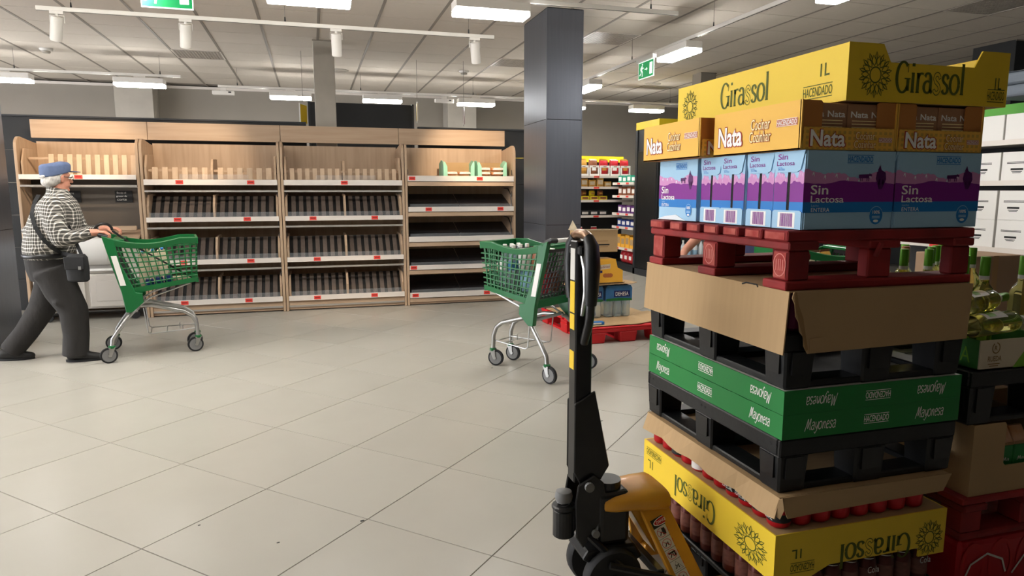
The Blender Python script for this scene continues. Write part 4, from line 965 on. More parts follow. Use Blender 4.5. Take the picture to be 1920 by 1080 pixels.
# bottom pallet and the cola cans
plastic_pallet('black plastic half pallet at the bottom of the tall stack, on the truck forks', SX0+.01, SY0+.01, 0, .094, ap=.02)
CR = .0335
cans = [(SX0+.012+CR+i*.0695, SY0+.02+CR) for i in range(9)]+[(SX0+.012+CR, SY0+.02+CR+j*.0695) for j in range(1, 11)]
c0 = can('brown cola can at the bottom of the tall stack', (*cans[0], .096), 'can_brown', group='cola cans under the yellow tray')
MB().lathe([(.0336, .03), (.0336, .082)], n=18).obj('label_band', 'can_band', c0, smooth=True)
for i, (x, y) in enumerate(cans):
    c = c0 if i == 0 else dup(c0, (x, y, .096), R.uniform(-.5, .5))
    if i < 9:
        c.rotation_euler = (0, 0, 0); c['label'] = 'brown cola can, %s from the left in the front row at the bottom' % ORD[i]
        if i in (5, 8): text(c, 'Cola', (0, -.0345, .082), (1, 0, 0), (0, 0, 1), .044, .022, 'label_white', .0005)
    elif i < 19: c['label'] = 'brown cola can, %s behind the corner in the left row at the bottom' % ORD[i-9]
# upside-down yellow tray over the cans
def yellow_tray(label, x0, x1, y0, y1, z0, z1, flip):
    """tray with cut-down front; flip = lying upside down"""
    t = thing('cardboard_tray', label, 'tray', (x0, y0, z0), 0, 'yellow sunflower oil trays'); w = x1-x0; d = y1-y0; H = z1-z0; th = .005
    Zz = (lambda z: H-z) if flip else (lambda z: z)
    c1, c2, nd = (.205*w/.57, .775*w/.57*.57/.57, .072) if not flip else (.24*w/.65, .83*w/.65, .03)
    c1, c2 = (.2*w, .77*w) if not flip else (.2*w, .84*w)
    sl = .028
    if flip: fp = [(0, 0), (w, 0), (w, H), (c2, H), (c2, H-nd), (c1+.07, H-nd), (c1, H), (0, H)]
    else: fp = [(0, 0), (w, 0), (w, H), (c2+sl, H), (c2, H-nd+.024), (c1+sl, H-nd+.024), (c1, H), (0, H)]
    for y in (0, d-th): MB().prism([(a, Zz(b)) for a, b in fp], (0, y, 0), (1, 0, 0), (0, 0, 1), (0, th, 0)).obj('tray_wall', 'sun_yellow', t)
    for x in (0, w-th): MB().prism([(th, Zz(0)), (d-th, Zz(0)), (d-th, Zz(H-.001)), (th, Zz(H-.001))], (x, 0, 0), (0, 1, 0), (0, 0, 1), (th, 0, 0)).obj('tray_wall', 'sun_yellow', t)
    MB().box(th, w-th, th, d-th, min(Zz(0), Zz(th)), max(Zz(0), Zz(th))).obj('tray_base', 'kraft', t)
    k = -1 if flip else 1; v = VU*k
    zc = lambda z: Zz(z)
    # left face prints (left to right as seen: far end to near end)
    u = UL*k; a = lambda f: d*(1-f) if not flip else d*f        # f = reading position from the left
    if not flip:
        sunflower(t, (0, d*.9, H*.48), u, v, .055, .062); word_print(t, 'Girassol', (0, d*.52, H*.5), u, v, .27, .085, 'olive_ink', outline_at=4, thick=.27, thin=.1)
        text(t, '1L', (0, .088, H*.62), u, v, .038, .036, 'olive_ink', bold=.01); brand_print(t, (0, .115, H*.25), u, v, .12, .04, 'olive_ink')
        sunflower(t, (w*.16, 0, H*.46), UF, v, .056, .062); word_print(t, 'Girassol', (w*.5, 0, H*.4), UF, v, .25, .083, 'olive_ink', outline_at=4, thick=.27, thin=.1)
        text(t, '1L', (w*.935, 0, H*.42), UF, v, .026, .034, 'olive_ink', bold=.01); brand_print(t, (w*.925, 0, H*.2), UF, v, .065, .038, 'olive_ink')
    else:
        sunflower(t, (0, d*.14, H*.45), u, v, .085, .058); word_print(t, 'Girassol', (0, d*.54, H*.47), u, v, .27, .078, 'olive_ink', outline_at=4, thick=.27, thin=.1)
        text(t, '1L', (0, d*.93, H*.42), u, v, .04, .034, 'olive_ink', bold=.01); brand_print(t, (0, d*.90, H*.75), u, v, .12, .032, 'olive_ink')
        u2 = -UF
        sunflower(t, (w*.9, 0, H*.4), u2, v, .055, .06); word_print(t, 'Girassol', (w*.57, 0, H*.38), u2, v, .27, .078, 'olive_ink', outline_at=4, thick=.27, thin=.1)
        brand_print(t, (w*.155, 0, H*.26), u2, v, .085, .034, 'olive_ink'); text(t, '1L', (w*.12, 0, H*.55), u2, v, .034, .03, 'olive_ink', bold=.01)
    return t
yellow_tray('yellow cardboard tray lying upside down over cola cans near the bottom of the stack', 1.268, 1.912, 1.578, 2.405, .215, .366, True)
# red cans on the yellow tray
rc = [(SX0+.045+i*.0715, SY0+.045) for i in range(8)]+[(SX0+.045, SY0+.045+j*.0715) for j in range(1, 11)]
r0 = can('red beer can', (*rc[0], .3675), 'can_red', group='red beer cans on the yellow tray', r=.035, hh=.112)
RCANS = []
for i, (x, y) in enumerate(rc):
    l = 'red beer can, %s from the left in the front row on the yellow tray' % ORD[i] if i < 8 else 'red beer can, %s behind the corner in the left row on the yellow tray' % ORD[i-8]
    c = r0 if i == 0 else dup(r0, (x, y, .3675)); c['label'] = l; RCANS.append(c)
for i, c in enumerate(RCANS):
    if i in (0, 8, 9, 10): MB().lathe([(.0354, .02), (.0354, .046)], n=18).obj('black_band', 'ink_black', c, smooth=True)
    if i in (9, 10): text(c, 'ESPECIAL', (-.0358, 0, .033), UL, VU, .056, .013, 'label_white', .0005)
    if i == 8: text(c, 'ESPECIAL', (-.0358, 0, .033), UL, VU, .05, .012, 'label_white', .0005)
    if i == 0: text(c, 'CIAL', (-.0358, 0, .033), UL, VU, .036, .013, 'label_white', .0005)
    if i in (13, 15): MB().lathe([(.0354, .01), (.0354, .05)], n=18).obj('label_band', 'film' if i == 13 else 'ink_black', c, smooth=True)
# kraft sheet folded down over the red cans
def kraft_sheet(label, x0, x1, y0, y1, z, hl, hf, torn, sag=.0):
    t = thing('cardboard_sheet', label, 'cardboard', (x0, y0, z), 0, 'kraft cardboard sheets'); w = x1-x0; d = y1-y0
    MB().box(0, w, 0, d, 0, .004).obj('sheet', 'kraft', t)
    # left flap: a slightly wavy board hanging outward
    n = 12; ring = []
    for i in range(n+1):
        y = -.004+d*i/n; q = hl*(1+.05*math.sin(i*1.7)*sag*10)*(1-.0*i); out = .006+.012*sag*10*abs(math.sin(i*.9+.4))
        ring.append([(0, y, .004), (-out-.004, y, .004-q), (-out, y, .004-q), (.004, y, 0)])
    MB().loft(ring).obj('left_flap', 'kraft', t)
    m = MB()
    if torn:
        prof = [(.012, 0), (w+.006, 0), (w+.008, -hf*.98), (.075, -hf*1.03), (.06, -hf*.9), (.056, -hf*.74), (.042, -hf*.66), (.036, -hf*.5), (.024, -hf*.4), (.018, -hf*.2), (.008, -hf*.1)]
        f = MB().prism(prof, (0, -.01, .004), (1, 0, 0), (0, -.04, 1), (0, .004, 0)).obj('front_flap', 'kraft', t)
        MB().prism([(.012, 0), (.02, 0), (.03, -hf*.22), (.048, -hf*.42), (.062, -hf*.72), (.074, -hf*.96), (.066, -hf*.98), (.05, -hf*.7), (.034, -hf*.48), (.018, -hf*.24)], (0, -.0112, .004), (1, 0, 0), (0, -.04, 1), (0, .0012, 0)).obj('torn_edge', 'kraft_edge', f)
        MB().prism([(.078, -hf*.78), (.12, -hf*.76), (.135, -hf*1.0), (.08, -hf*1.02)], (0, -.0125, .004), (1, 0, 0), (0, -.04, 1), (0, .0015, 0)).obj('torn_layer', 'kraft', f)
        MB().box(.004, .09, d*.16, d*.25, .0045, .005).obj('slot_mark', 'ink_black', t) if False else None
        MB().tube([(-.001, d*.16, .0), (.001, d*.17, .0055), (.0, d*.23, .0055), (-.002, d*.25, .0)], .0025, 6).obj('hand_slot', 'ink_black', t)
    else:
        prof = [(.012, 0), (w+.006, 0), (w+.006, -hf*.95), (.6*w, -hf*1.02), (.2*w, -hf*1.12), (.055, -hf*1.18), (.03, -hf*.6)]
        MB().prism(prof, (0, -.006, .004), (1, 0, 0), (0, -.35, 1), (0, .004, 0)).obj('front_flap', 'kraft', t)
        MB().prism([(0, 0), (.01, .004), (.016, -.03), (.006, -.06), (-.012, -.05)], (-.004, -.006, .002), (.7, -.7, 0), (0, 0, 1), (.003, .003, 0)).obj('curled_corner', 'kraft', t)
    return t
kraft_sheet('kraft cardboard sheet with bent flaps over the red cans', 1.268, 1.9, 1.575, 2.385, .4825, .062, .072, False, .1)
plastic_pallet('black plastic half pallet under the two green trays', SX0, SY0, .4872, .652)
def green_tray(label, z0, z1, flip):
    t = thing('cardboard_tray', label, 'tray', (SX0+.002, SY0-.002, z0), 0, 'green mayonnaise trays'); w = SX1-SX0; d = SY1-SY0; H = z1-z0
    b0, b1 = (H-.004, H) if flip else (0, .004)
    MB().box(.004, w-.004, .004, d-.004, b0, b1).obj('tray_base', 'tray_white', t)
    n = 24
    for q, (o, u, nn) in enumerate((((0, 0, 0), (1, 0, 0), (0, .004, 0)), ((0, d-.004, 0), (1, 0, 0), (0, .004, 0)))):
        MB().prism([(0, 0), (w, 0), (w, H), (0, H)], o, u, (0, 0, 1), nn).obj('tray_wall', 'mayo_green', t)
    for x in (0, w-.004):
        top = [(d-.004-(d-.008)*i/n, H-.0012*(1+math.sin(i*2.1)) if not flip else H) for i in range(n+1)]
        MB().prism([(.004, 0), (d-.004, 0)]+top, (x, 0, 0), (0, 1, 0), (0, 0, 1), (.004, 0, 0)).obj('tray_wall', 'mayo_green', t)
    k = -1 if flip else 1; zc = H*.5
    for f, s in ((.8, 'M'), (.5, 'H'), (.13, 'M')):
        o = (0, d*f+(.05 if f == .8 else 0), zc)
        if s == 'M': word_print(t, 'Mayonesa', o, UL*k, VU*k, .098, .036, 'ink_white', thick=.16, thin=.12, shear=.25, serif=False)
        else: brand_print(t, o, UL*k, VU*k, .09, .03, 'ink_white')
    for f, s in ((.2, 'M'), (.51, 'H'), (.82, 'M')):
        o = (w*f, 0, zc)
        if s == 'M': word_print(t, 'Mayonesa', o, UF*k, VU*k, .108, .036, 'ink_white', thick=.16, thin=.12, shear=.25, serif=False)
        else: brand_print(t, o, UF*k, VU*k, .092, .03, 'ink_white')
    return t
green_tray('lower green mayonnaise tray, writing upright, on the black pallet', .654, .728, False)
green_tray('upper green mayonnaise tray, writing upside down, under a black pallet', .7285, .8, True)
plastic_pallet('black plastic half pallet standing on the green trays', SX0, SY0, .8015, .966)
# goods hidden under the kraft cover: only a red corner shows through the torn gap
for i in range(2):
    t = thing('bottle_pack', 'dark red pack under the kraft cover, seen through the torn corner' if i == 0 else 'dark red pack under the back of the kraft cover', 'pack', (SX0+.03, SY0+.02+i*.4, .967), 0, 'packs under the kraft cover')
    MB().box(0, .57, 0, .36, 0, .116).obj('pack_body', 'maroon', t, bevel=.01); MB().box(.02, .5, .0, .34, .116, .119).obj('top_film', 'film', t)
kraft_sheet('kraft cardboard cover with a torn front corner below the red pallet', 1.262, 1.912, 1.578, 2.415, 1.0875, .18, .176, True, .0)
# ---- worn red wooden half pallet
t = thing('wooden_pallet', 'worn red wooden pallet under the milk cases, on kraft cardboard', 'pallet', (SX0-.012, SY0, 1.092))
w, d, H = .665, .80, .168
by = (0, .35, .70); bx = (.0, .275, .585)
for j, y in enumerate(by):
    MB().box(-.006, w, y-.004, y+.10, 0, .026).obj('bottom_board', 'pallet_red', t, bevel=.006, seg=2)
    for i, x in enumerate(bx):
        q = MB().box(x+.004, x+(.078, .088, .076)[i], y+.004, y+((.066, .045, .045)[i], .085, .085)[j], .027, .112).obj('block', 'pallet_red', t, bevel=.004)
        if i == 0:
            MB().box(x+.002, x+.004, y+.01, y+(.062, .08, .08)[j], .034, .106).obj('stamped_face', 'pallet_red_end', q)
            if j != 2:
                mk = MB()
                for pts_ in (arc(0, 0, .026, .032, 0, 360, 18), [(-.014, -.016), (-.014, .016)], [(-.004, -.016), (-.004, .016), (.004, .016), (.004, -.016)], [(.014, -.016), (.014, .016)]):
                    v_, f_ = ribbon(pts_, .0028); put2d(mk, v_, f_, (x+.0015, y+(.036, .045, .045)[j], .07), UL, VU)
                mk.obj('stamp_print', 'stamp_pink', q)
for i, x in enumerate(bx): MB().box(x-.002, x+(.1, .11, .08)[i], -.006, d, .113, .137).obj('stringer_board', 'pallet_red', t, bevel=.004)
ys = [0, .115, .23, .34, .45, .565, .695]; ws = [.1, .078, .078, .08, .08, .08, .1]
for k in range(7):
    q = MB().box(-.008, w, ys[k]-.004, ys[k]+ws[k], .138, H+R.uniform(-.002, 0)).obj('deck_board', 'pallet_red', t, bevel=.004)
    MB().box(-.0095, -.008, ys[k]+.006, ys[k]+ws[k]-.01, .143, H-.006).obj('end_grain', 'pallet_red_end', q)
MB().bar((.3, .0, .09), (.3, -.02, .13), .01, .01).obj('splinter', 'pallet_red', t)
t = thing('plastic_strap', 'thin black plastic strap lying on the cardboard under the red pallet', 'strap', (SX0+.09, SY0+.47, 1.095)); m_ = MB()
for k in range(3): m_.tube([(.0+.02*k, .0, .004), (.05, .02+.01*k, .012), (.12, .0-.02*k, .006), (.2, .02, .01), (.27, -.01+.02*k, .004)], .0028, 5)
m_.obj('strap_loop', 'black_paint', t); MB().box(.12, .15, -.01, .01, .002, .014).obj('clasp', 'black_paint', t)
# ---- milk cases
def mountains(x0, x1, amp, base, n, seed, jag=0):
    r = random.Random(seed); pts = []
    for i in range(n+1):
        f = i/n; y = base+amp*(.5*math.sin(f*7+seed)+.35*math.sin(f*15+seed*2)+.15*r.uniform(-1, 1))
        pts.append((x0+(x1-x0)*f, y))
    return pts
def milk_art(parent, o, u, v, w, hh, seed=1, full=True, first=0):
    """printed panel: pale sky, pink hills with snow, purple wood, blue band; o = lower left corner"""
    u = Vector(u).normalized(); v = Vector(v).normalized(); n = u.cross(v); o = Vector(o)
    S = lambda a, b, l: o+u*a+v*b+n*l
    def area(top, bot, l, m, name):
        mb = MB(); k = len(top)
        mb.add([S(a, b, l) for a, b in top]+[S(a, bot, l) for a, b in top], [(k+i, k+i+1, i+1, i) for i in range(k-1)]); return mb.obj(name, m, parent)
    h = mountains(0, w, hh*.07, hh*.71, 40, seed); area(h, hh*.45, .0004, 'milk_pink', 'hills_print')
    sn = MB()
    for i in range(4, 38, 5):
        a, b = h[i]; s = w/60; sn.poly([S(a-s*.4, b-hh*.01, .0007), S(a-s*1.2, b-hh*.06, .0007), S(a-s*.3, b-hh*.035, .0007), S(a+s*.5, b-hh*.07, .0007), S(a+s*.3, b-hh*.015, .0007)])
    sn.obj('snow_print', 'milk_white', parent)
    area(mountains(0, w, hh*.03, hh*.6, 40, seed+3), hh*.35, .0009, 'milk_purple', 'wood_print')
    area([(0, hh*.35), (w, hh*.35)], hh*.215, .0009, 'milk_blue', 'blue_band_print')
    if not full: return
    cows = MB()
    for cx, cy, s in ((.66, .66, .75), (.84, .64, 1.15)):
        X = lambda q: [S(w*cx+a*w*.09*s, hh*cy+b*hh*.1*s, .0012) for a, b in q]
        if s < 1: cows.add(X([(-1, .5), (.7, .6), (.7, -.1), (-1, -.1)]), [(3, 2, 1, 0)]).add(X([(.7, .75), (1.2, .5), (1.1, .2), (.7, .3)]), [(3, 2, 1, 0)])
        else: cows.add(X([(-.55, .1), (-.45, .8), (-.1, 1.15), (.1, 1.0), (.5, .75), (.6, 0), (.2, -1.1), (-.15, -1.1)]), [tuple(range(8))[::-1]]).add(X([(-.4, .95), (-.15, 1.6), (.05, 1.0)]), [(2, 1, 0)])
        for dx in (-.8, -.5, .3, .6) if s < 1 else (-.2, .2): cows.add(X([(dx, 0), (dx+.14, 0), (dx+.14, -.6), (dx, -.6)]), [(3, 2, 1, 0)])
    cows.obj('cow_print', 'cow', parent)
    text(parent, 'HACENDADO', S(w*.6, hh*.895, 0), u, v, w*.28, hh*.075, 'milk_blue', .0008, .02)
    rect_print(parent, S(w*.6, hh*.945, 0), u, v, w*.29, hh*.008, 'milk_blue', .0008); rect_print(parent, S(w*.6, hh*.845, 0), u, v, w*.29, hh*.008, 'milk_blue', .0008)
    text(parent, 'Sin', S(w*.17, hh*.505, 0), u, v, w*.19, hh*.12, 'ink_white', .0014, .012)
    text(parent, 'Lactosa', S(w*.26, hh*.385, 0), u, v, w*.36, hh*.09, 'ink_white', .0014, .012)
    text(parent, 'Leche', S(w*.13, hh*.305, 0), u, v, w*.08, hh*.03, 'milk_pale', .0014); text(parent, 'ENTERA', S(w*.19, hh*.25, 0), u, v, w*.2, hh*.05, 'ink_white', .0014)
    c = S(w*.815, hh*.17, 0)
    for r_, m, l in ((.083, 'milk_pale', .0013), (.078, 'milk_blue', .0015)): MB().poly([q+n*l for q in ngon(c, u, v, r_*w*.95, r_*w*1.05)]).obj('seal_print', m, parent)
    text(parent, '100%', c+v*hh*.045, u, v, w*.085, hh*.045, 'ink_white', .0018, .02)
    for k in (-.01, -.03): rect_print(parent, c+v*hh*k, u, v, w*.09, hh*.012, 'milk_pale', .0018)
    MB().poly([q+n*.0018 for q in ngon(c-v*hh*.07, u, v, w*.03, hh*.018, 10)]).obj('seal_print', 'ink_white', parent)
def milk_case(label, x, y, z, w, d, hh, front=True, left='end', rz=0):
    t = thing('milk_case', label, 'carton', (x, y, z), rz, 'lactose free milk cases on the red pallet')
    e = .0035
    if left == 'end':
        MB().box(e+.004, w, 0, d, 0, hh).obj('case_body', 'milk_pale', t, bevel=.0015)
        MB().box(.004, .0078, d*.5-.02, d*.5+.02, hh*.16, hh*.95).obj('slit', 'slit', t)
        for y0, y1, s in ((.002, d*.5-.006, 2), (d*.5+.006, d-.002, 5)):
            p = MB().box(e, e+.0045, y0, y1, .0, hh).obj('side_panel', 'milk_pale', t)
            milk_art(p, (e, y1, 0), UL, VU, y1-y0, hh, s, False)
        u_ = MB().prism([(.001, 1.0), (d-.001, 1.0), (d-.001, .86), (d-.006, .76), (d-.02, .73), (.03, .73), (.016, .76), (.01, .86)], (0, 0, 0), (0, 1, 0), (0, 0, hh), (e, 0, 0)).obj('upper_flap', 'milk_pale', t)
        text(u_, 'Sin', (0, d*.7, hh*.93), UL, VU, d*.32, hh*.075, 'milk_purple', .0008, .01); text(u_, 'Lactosa', (0, d*.6, hh*.845), UL, VU, d*.58, hh*.06, 'milk_purple', .0008, .01)
        text(u_, 'Leche', (0, d*.78, hh*.795), UL, VU, d*.14, hh*.02, 'milk_blue', .0008); text(u_, 'ENTERA', (0, d*.73, hh*.767), UL, VU, d*.22, hh*.026, 'milk_blue', .0008)
        l_ = MB().prism([(.004, .0), (d-.004, .0), (d-.004, .22), (d-.012, .24), (.012, .24), (.004, .22)], (0, 0, 0), (0, 1, 0), (0, 0, hh), (e, 0, 0)).obj('lower_flap', 'milk_pale', t)
        rect_print(l_, (0, d*.5, hh*.115), UL, VU, d*.56, hh*.2, 'ink_white')
        bc = MB(); q = -.2*d; r_ = random.Random(3)
        while q < .19*d:
            ww = r_.choice((.0014, .0022, .0034)); bc.poly([(-.0008, d*.5-q, hh*.03), (-.0008, d*.5-q-ww, hh*.03), (-.0008, d*.5-q-ww, hh*.2), (-.0008, d*.5-q, hh*.2)]); q += ww+r_.choice((.0012, .002))
        bc.obj('barcode_print', 'milk_purple', l_)
    else:
        MB().box(0, w, 0, d, 0, hh).obj('case_body', 'milk_pale', t, bevel=.0015)
        milk_art(t, (0, d, 0), UL, VU, d, hh, 1.3)
        f = MB().prism([(0, 0), (d*.75, 0), (d*.5, .02), (.2*d, .012)], (-.004, d, 0), (0, -1, 0), (0, 0, 1), (.003, 0, 0)).obj('lifted_flap', 'milk_white', t)
    if front: milk_art(t, (.0, 0, 0), UF, VU, w, hh, 1.0)
    return t
MZ = 1.262; MH = .219
for c, (x, w) in enumerate(((1.303, .309), (1.617, .316))):
    for r in range(4):
        if c == 1 and r in (1, 2): continue
        milk_case(('left' if c == 0 else 'right')+' column milk case, '+('nearest the camera with the cow scene' if r == 0 else ORD[r]+' from the front')+', lavender hills', x+(.0, .003, -.004, .004)[r]*(1-c), 1.592+r*.133, MZ, w, .131, MH, front=(r == 0))
for c in range(2): milk_case('milk case turned sideways at the far '+('left' if c == 0 else 'right')+' end of the red pallet', 1.3+c*.3, 2.132, MZ, .28, .27, MH, front=False, left='side')
# ---- cream boxes (open display cartons)
def cream_box(label, x, y, z, w, d, hh, rz=0, tilt=0):
    t = thing('cream_box', label, 'carton', (x, y, z), rz, 'orange cooking cream boxes'); t.rotation_euler = (tilt, 0, rz); th = .004
    MB().box(0, w, 0, d, 0, th).obj('box_base', 'nata_kraft', t)
    for xx, n in ((0, 1), (w-th, 0)):
        nn = 14; top = [(d-d*i/nn, hh) for i in range(nn+1)]
        MB().prism([(0, 0), (d, 0)]+top, (xx, 0, 0), (0, 1, 0), (0, 0, 1), (th, 0, 0)).obj('side_wall', 'nata', t)
    MB().box(th, w-th, d-th, d, 0, hh).obj('back_wall', 'nata_kraft', t)
    # front: two kraft posts and a low gingham panel with slanting ends
    for a, b, s in ((.0, .07, 1), (w-.066, w, -1)):
        MB().prism([(a, 0), (b, 0), (b, hh*.96), (b-.006*(s > 0), hh), (a+.006*(s < 0), hh), (a, hh*.97)], (0, .004, 0), (1, 0, 0), (0, 0, 1), (0, th, 0)).obj('front_post', 'nata_kraft', t)
    fp = MB().prism([(.002, 0), (w-.002, 0), (w-.008, hh*.46), (.014, hh*.46)], (0, -.001, 0), (1, 0, 0), (0, 0, 1), (0, th, 0)).obj('front_panel', 'gingham', t)
    gg = MB()
    for i in range(18): a = .012+i*(w-.024)/17; gg.poly([(a-.004, -.0013, .002), (a+.004, -.0013, .002), (a+.004, -.0013, hh*.455), (a-.004, -.0013, hh*.455)])
    for j in range(4): b = .006+j*hh*.115; gg.poly([(.006, -.0015, b), (w-.008, -.0015, b), (w-.01, -.0015, b+.007), (.008, -.0015, b+.007)])
    gg.obj('gingham_print', 'nata', fp)
    for (o, u, ww) in (((w*.27, -.001, hh*.235), UF, w*.36), ((0, d*.78, hh*.42), UL, d*.3)):
        hh2 = hh*.34 if u == UF else hh*.46
        text(t, 'Nata', o, u, VU, ww*1.06, hh2*1.1, 'ink_red', .0018, .05); text(t, 'Nata', o, u, VU, ww, hh2, 'ink_white', .0024, .025)
    for (o, u, ww, h2) in (((w*.66, -.001, hh*.3), UF, w*.21, hh*.13), ((0, d*.42, hh*.62), UL, d*.22, hh*.2)):
        for k, s in enumerate(('Cocinar', 'Cozinhar')):
            oo = Vector(o)-VU*(k*h2*1.35)
            text(t, s, oo, u, VU, ww*(1, 1.12)[k], h2*1.32, 'ink_red', .0018, .035); text(t, s, oo, u, VU, ww*(.97, 1.09)[k], h2*1.2, 'ink_gold', .0024, .004)
    for (o, u, ww, h2) in (((w*.88, -.001, hh*.22), UF, w*.14, hh*.1), ((0, d*.14, hh*.58), UL, d*.2, hh*.16)):
        rect_print(t, o, u, VU, ww*1.06, h2*.95, 'milk_pink2', .0014); brand_print(t, o, u, VU, ww, h2, 'ink_white', .0024)
    return t
NZ = MZ+MH+.001; NH = .133
def cream_pack(label, x, y, z, w, d, hh, off):
    t = thing('cream_pack', label, 'carton', (x, y, z), 0, 'cream packs inside the open boxes')
    MB().box(0, w, 0, d, 0, hh).obj('pack_body', 'nata_pack', t, bevel=.002)
    MB().box(.002, w-.002, -.0006, .0, 0, hh*.45).obj('lower_print', 'pack_blue', t)
    for k in range(2): text(t, 'Nata', (w*(.27+.48*k), 0, hh*.76), UF, VU, w*.4, hh*.14, 'ink_white', .0012, .02)
    for k in range(4): rect_print(t, (w*.5, 0, hh*(.62-.07*k)), UF, VU, w*.8, hh*.02, 'ink_gold', .001)
    return t
for i, (x, w, l) in enumerate(((1.284, .322, 'front left'), (1.608, .318, 'front right'))):
    cream_box(l+' orange cream box with open display front, under the yellow tray', x, 1.592, NZ, w, .42, NH)
    for k in range(2): cream_pack(('left' if k == 0 else 'right')+' cream pack inside the '+l+' orange box', x+.012+k*(w-.024)/2, 1.604, NZ+.0045, (w-.028)/2, .12, NH*.93, k)
cream_box('rear left orange cream box sticking out beyond the milk cases', 1.245, 2.035, NZ-.001, .32, .4, NH-.004)
cream_box('rear right orange cream box hidden behind the yellow tray', 1.6, 2.02, NZ, .31, .38, NH)
yellow_tray('yellow cardboard tray standing upright on top of the tall stack', 1.425, 2.005, 1.592, 2.5, NZ+NH+.002, NZ+NH+.002+.156, False)
t = thing('packing_paper', 'crumpled pale paper sticking up inside the top yellow tray', 'paper', (1.9, 2.0, NZ+NH+.008))
MB().prism([(-.1, 0), (.07, 0), (.06, .14), (.0, .145), (-.09, .11)], (0, 0, 0), (1, .2, 0), (0, .1, 1), (.0, .004, 0)).obj('paper_sheet', 'label_white', t); MB().prism([(-.08, 0), (.07, 0), (.05, .1), (-.02, .11)], (0, .03, 0), (1, -.2, 0), (0, .1, 1), (.0, .004, 0)).obj('paper_fold', 'bag_cream', t)
# ================================================================== pallet truck with its forks under the stack
JX, JY = .835, 2.0
t = thing('pallet_truck', 'black and yellow hand pallet truck with an upright handle beside the tall stack', 'pallet truck', (JX, JY, 0))
MB().box(-.048, .01, -.028, .028, .42, 1.215).obj('shaft', 'black_paint', t, bevel=.004)
for z0, z1, m in ((1.09, 1.19, 'sticker'), (.985, 1.085, 'hazard_yellow'), (.93, .98, 'hazard_yellow'), (.80, .86, 'hazard_yellow')): MB().box(-.0495, -.048, -.018, .02, z0, z1).obj('label_strip', m, t)
MB().prism([(-.05, .46), (-.05, .69), (.02, .73), (.075, .47), (.03, .40), (-.02, .40)], (0, -.036, 0), (1, 0, 0), (0, 0, 1), (0, .01, 0)).prism([(-.05, .46), (-.05, .69), (.02, .73), (.075, .47), (.03, .40), (-.02, .40)], (0, .026, 0), (1, 0, 0), (0, 0, 1), (0, .01, 0)).obj('shaft_bracket', 'black_paint', t, bevel=.003)
MB().tube([(-.02, -.06, 1.225), (-.02, -.03, 1.235), (-.02, .03, 1.235), (-.02, .06, 1.225)], .015, 12).obj('top_bar', 'bar_bronze', t, smooth=True)
for s in (-1, 1):
    MB().tube([(-.02, s*.055, 1.226), (-.02, s*.08, 1.2), (-.02, s*.088, 1.14), (-.02, s*.084, 1.06), (-.02, s*.078, 1.02)], [.017, .023, .025, .022, .019], 14).obj('grip', 'black_plastic', t, smooth=True)
    MB().tube([(-.02, s*.078, 1.03), (-.02, s*.075, .985), (-.02, s*.066, .955), (-.02, s*.03, .89)], .014, 10).obj('loop_arm', 'black_paint', t, smooth=True)
MB().tube([(-.03, -.02, 1.18), (-.03, -.055, 1.13), (-.03, -.065, 1.06), (-.03, -.035, .98)], [.006, .009, .009, .006], 8).obj('release_lever', 'steel', t, smooth=True); MB().box(-.045, .01, -.05, .05, 1.17, 1.2).obj('lever_mount', 'black_plastic', t, bevel=.005)
# pump and linkage
MB().box(.03, .145, -.06, .06, .2, .385).obj('pump_block', 'black_paint', t, bevel=.018, seg=3)
MB().cyl((.085, 0, .385), (.085, 0, .41), .045, n=20).obj('pump_neck', 'black_paint', t)
MB().cyl((-.075, -.01, .235), (-.075, -.01, .33), .036, n=20).cyl((-.075, -.01, .33), (-.075, -.01, .345), .04, n=20).obj('pump_cylinder', 'black_paint', t, bevel=.004)
MB().lathe([(.0, .355), (.026, .356), (.03, .37), (.026, .39), (.012, .396)], (-.075, -.01, 0), 18).obj('pump_knob', 'grey_wheel', t, smooth=True)
sp = [(-.075+.02*math.cos(a), -.01+.02*math.sin(a), .335+.024*a/(4*PI)) for a in [PI/4*j for j in range(17)]]
MB().tube(sp, .003, 6).obj('spring', 'steel', t, smooth=True)
for s in (-1, 1):
    MB().prism([(-.04, .42), (.015, .45), (.05, .42), (.06, .36), (.05, .3), (-.02, .2), (-.045, .24), (-.05, .36)], (0, s*.048-.005, 0), (1, 0, 0), (0, 0, 1), (0, .01, 0)).obj('linkage_plate', 'black_paint', t, bevel=.003)
    for x, z, r in ((-.005, .415, .016), (.02, .25, .013)): MB().cyl((x, s*.05, z), (x, s*.066, z), r, n=12).obj('pivot_bolt', 'grey_wheel', t)
    MB().tube([(0, s*.045, .24), (.05, s*.075, .19), (.1, s*.11, .14)], .012, 8).obj('link_rod', 'black_paint', t, smooth=True)
MB().prism([(-.01, .2), (.16, .2), (.19, .15), (.15, .13), (.03, .13), (-.03, .17)], (0, -.07, 0), (1, 0, 0), (0, 0, 1), (0, .14, 0)).obj('steering_yoke', 'black_paint', t, bevel=.008, seg=2)
for s in (-1, 1):
    w = MB(); w.lathe([(.025, -.024), (.07, -.024), (.07, .024), (.025, .024)], n=26, m=1, axis='y').lathe([(.07, -.026), (.094, -.024), (.1, -.016), (.1, .016), (.094, .024), (.07, .026)], n=32, axis='y').cyl((0, -.03, 0), (0, .03, 0), .018, n=14, m=1)
    o = w.obj('steer_wheel', ['rubber', 'black_paint'], t, smooth=True); o.location = (.075, s*.075, .1)
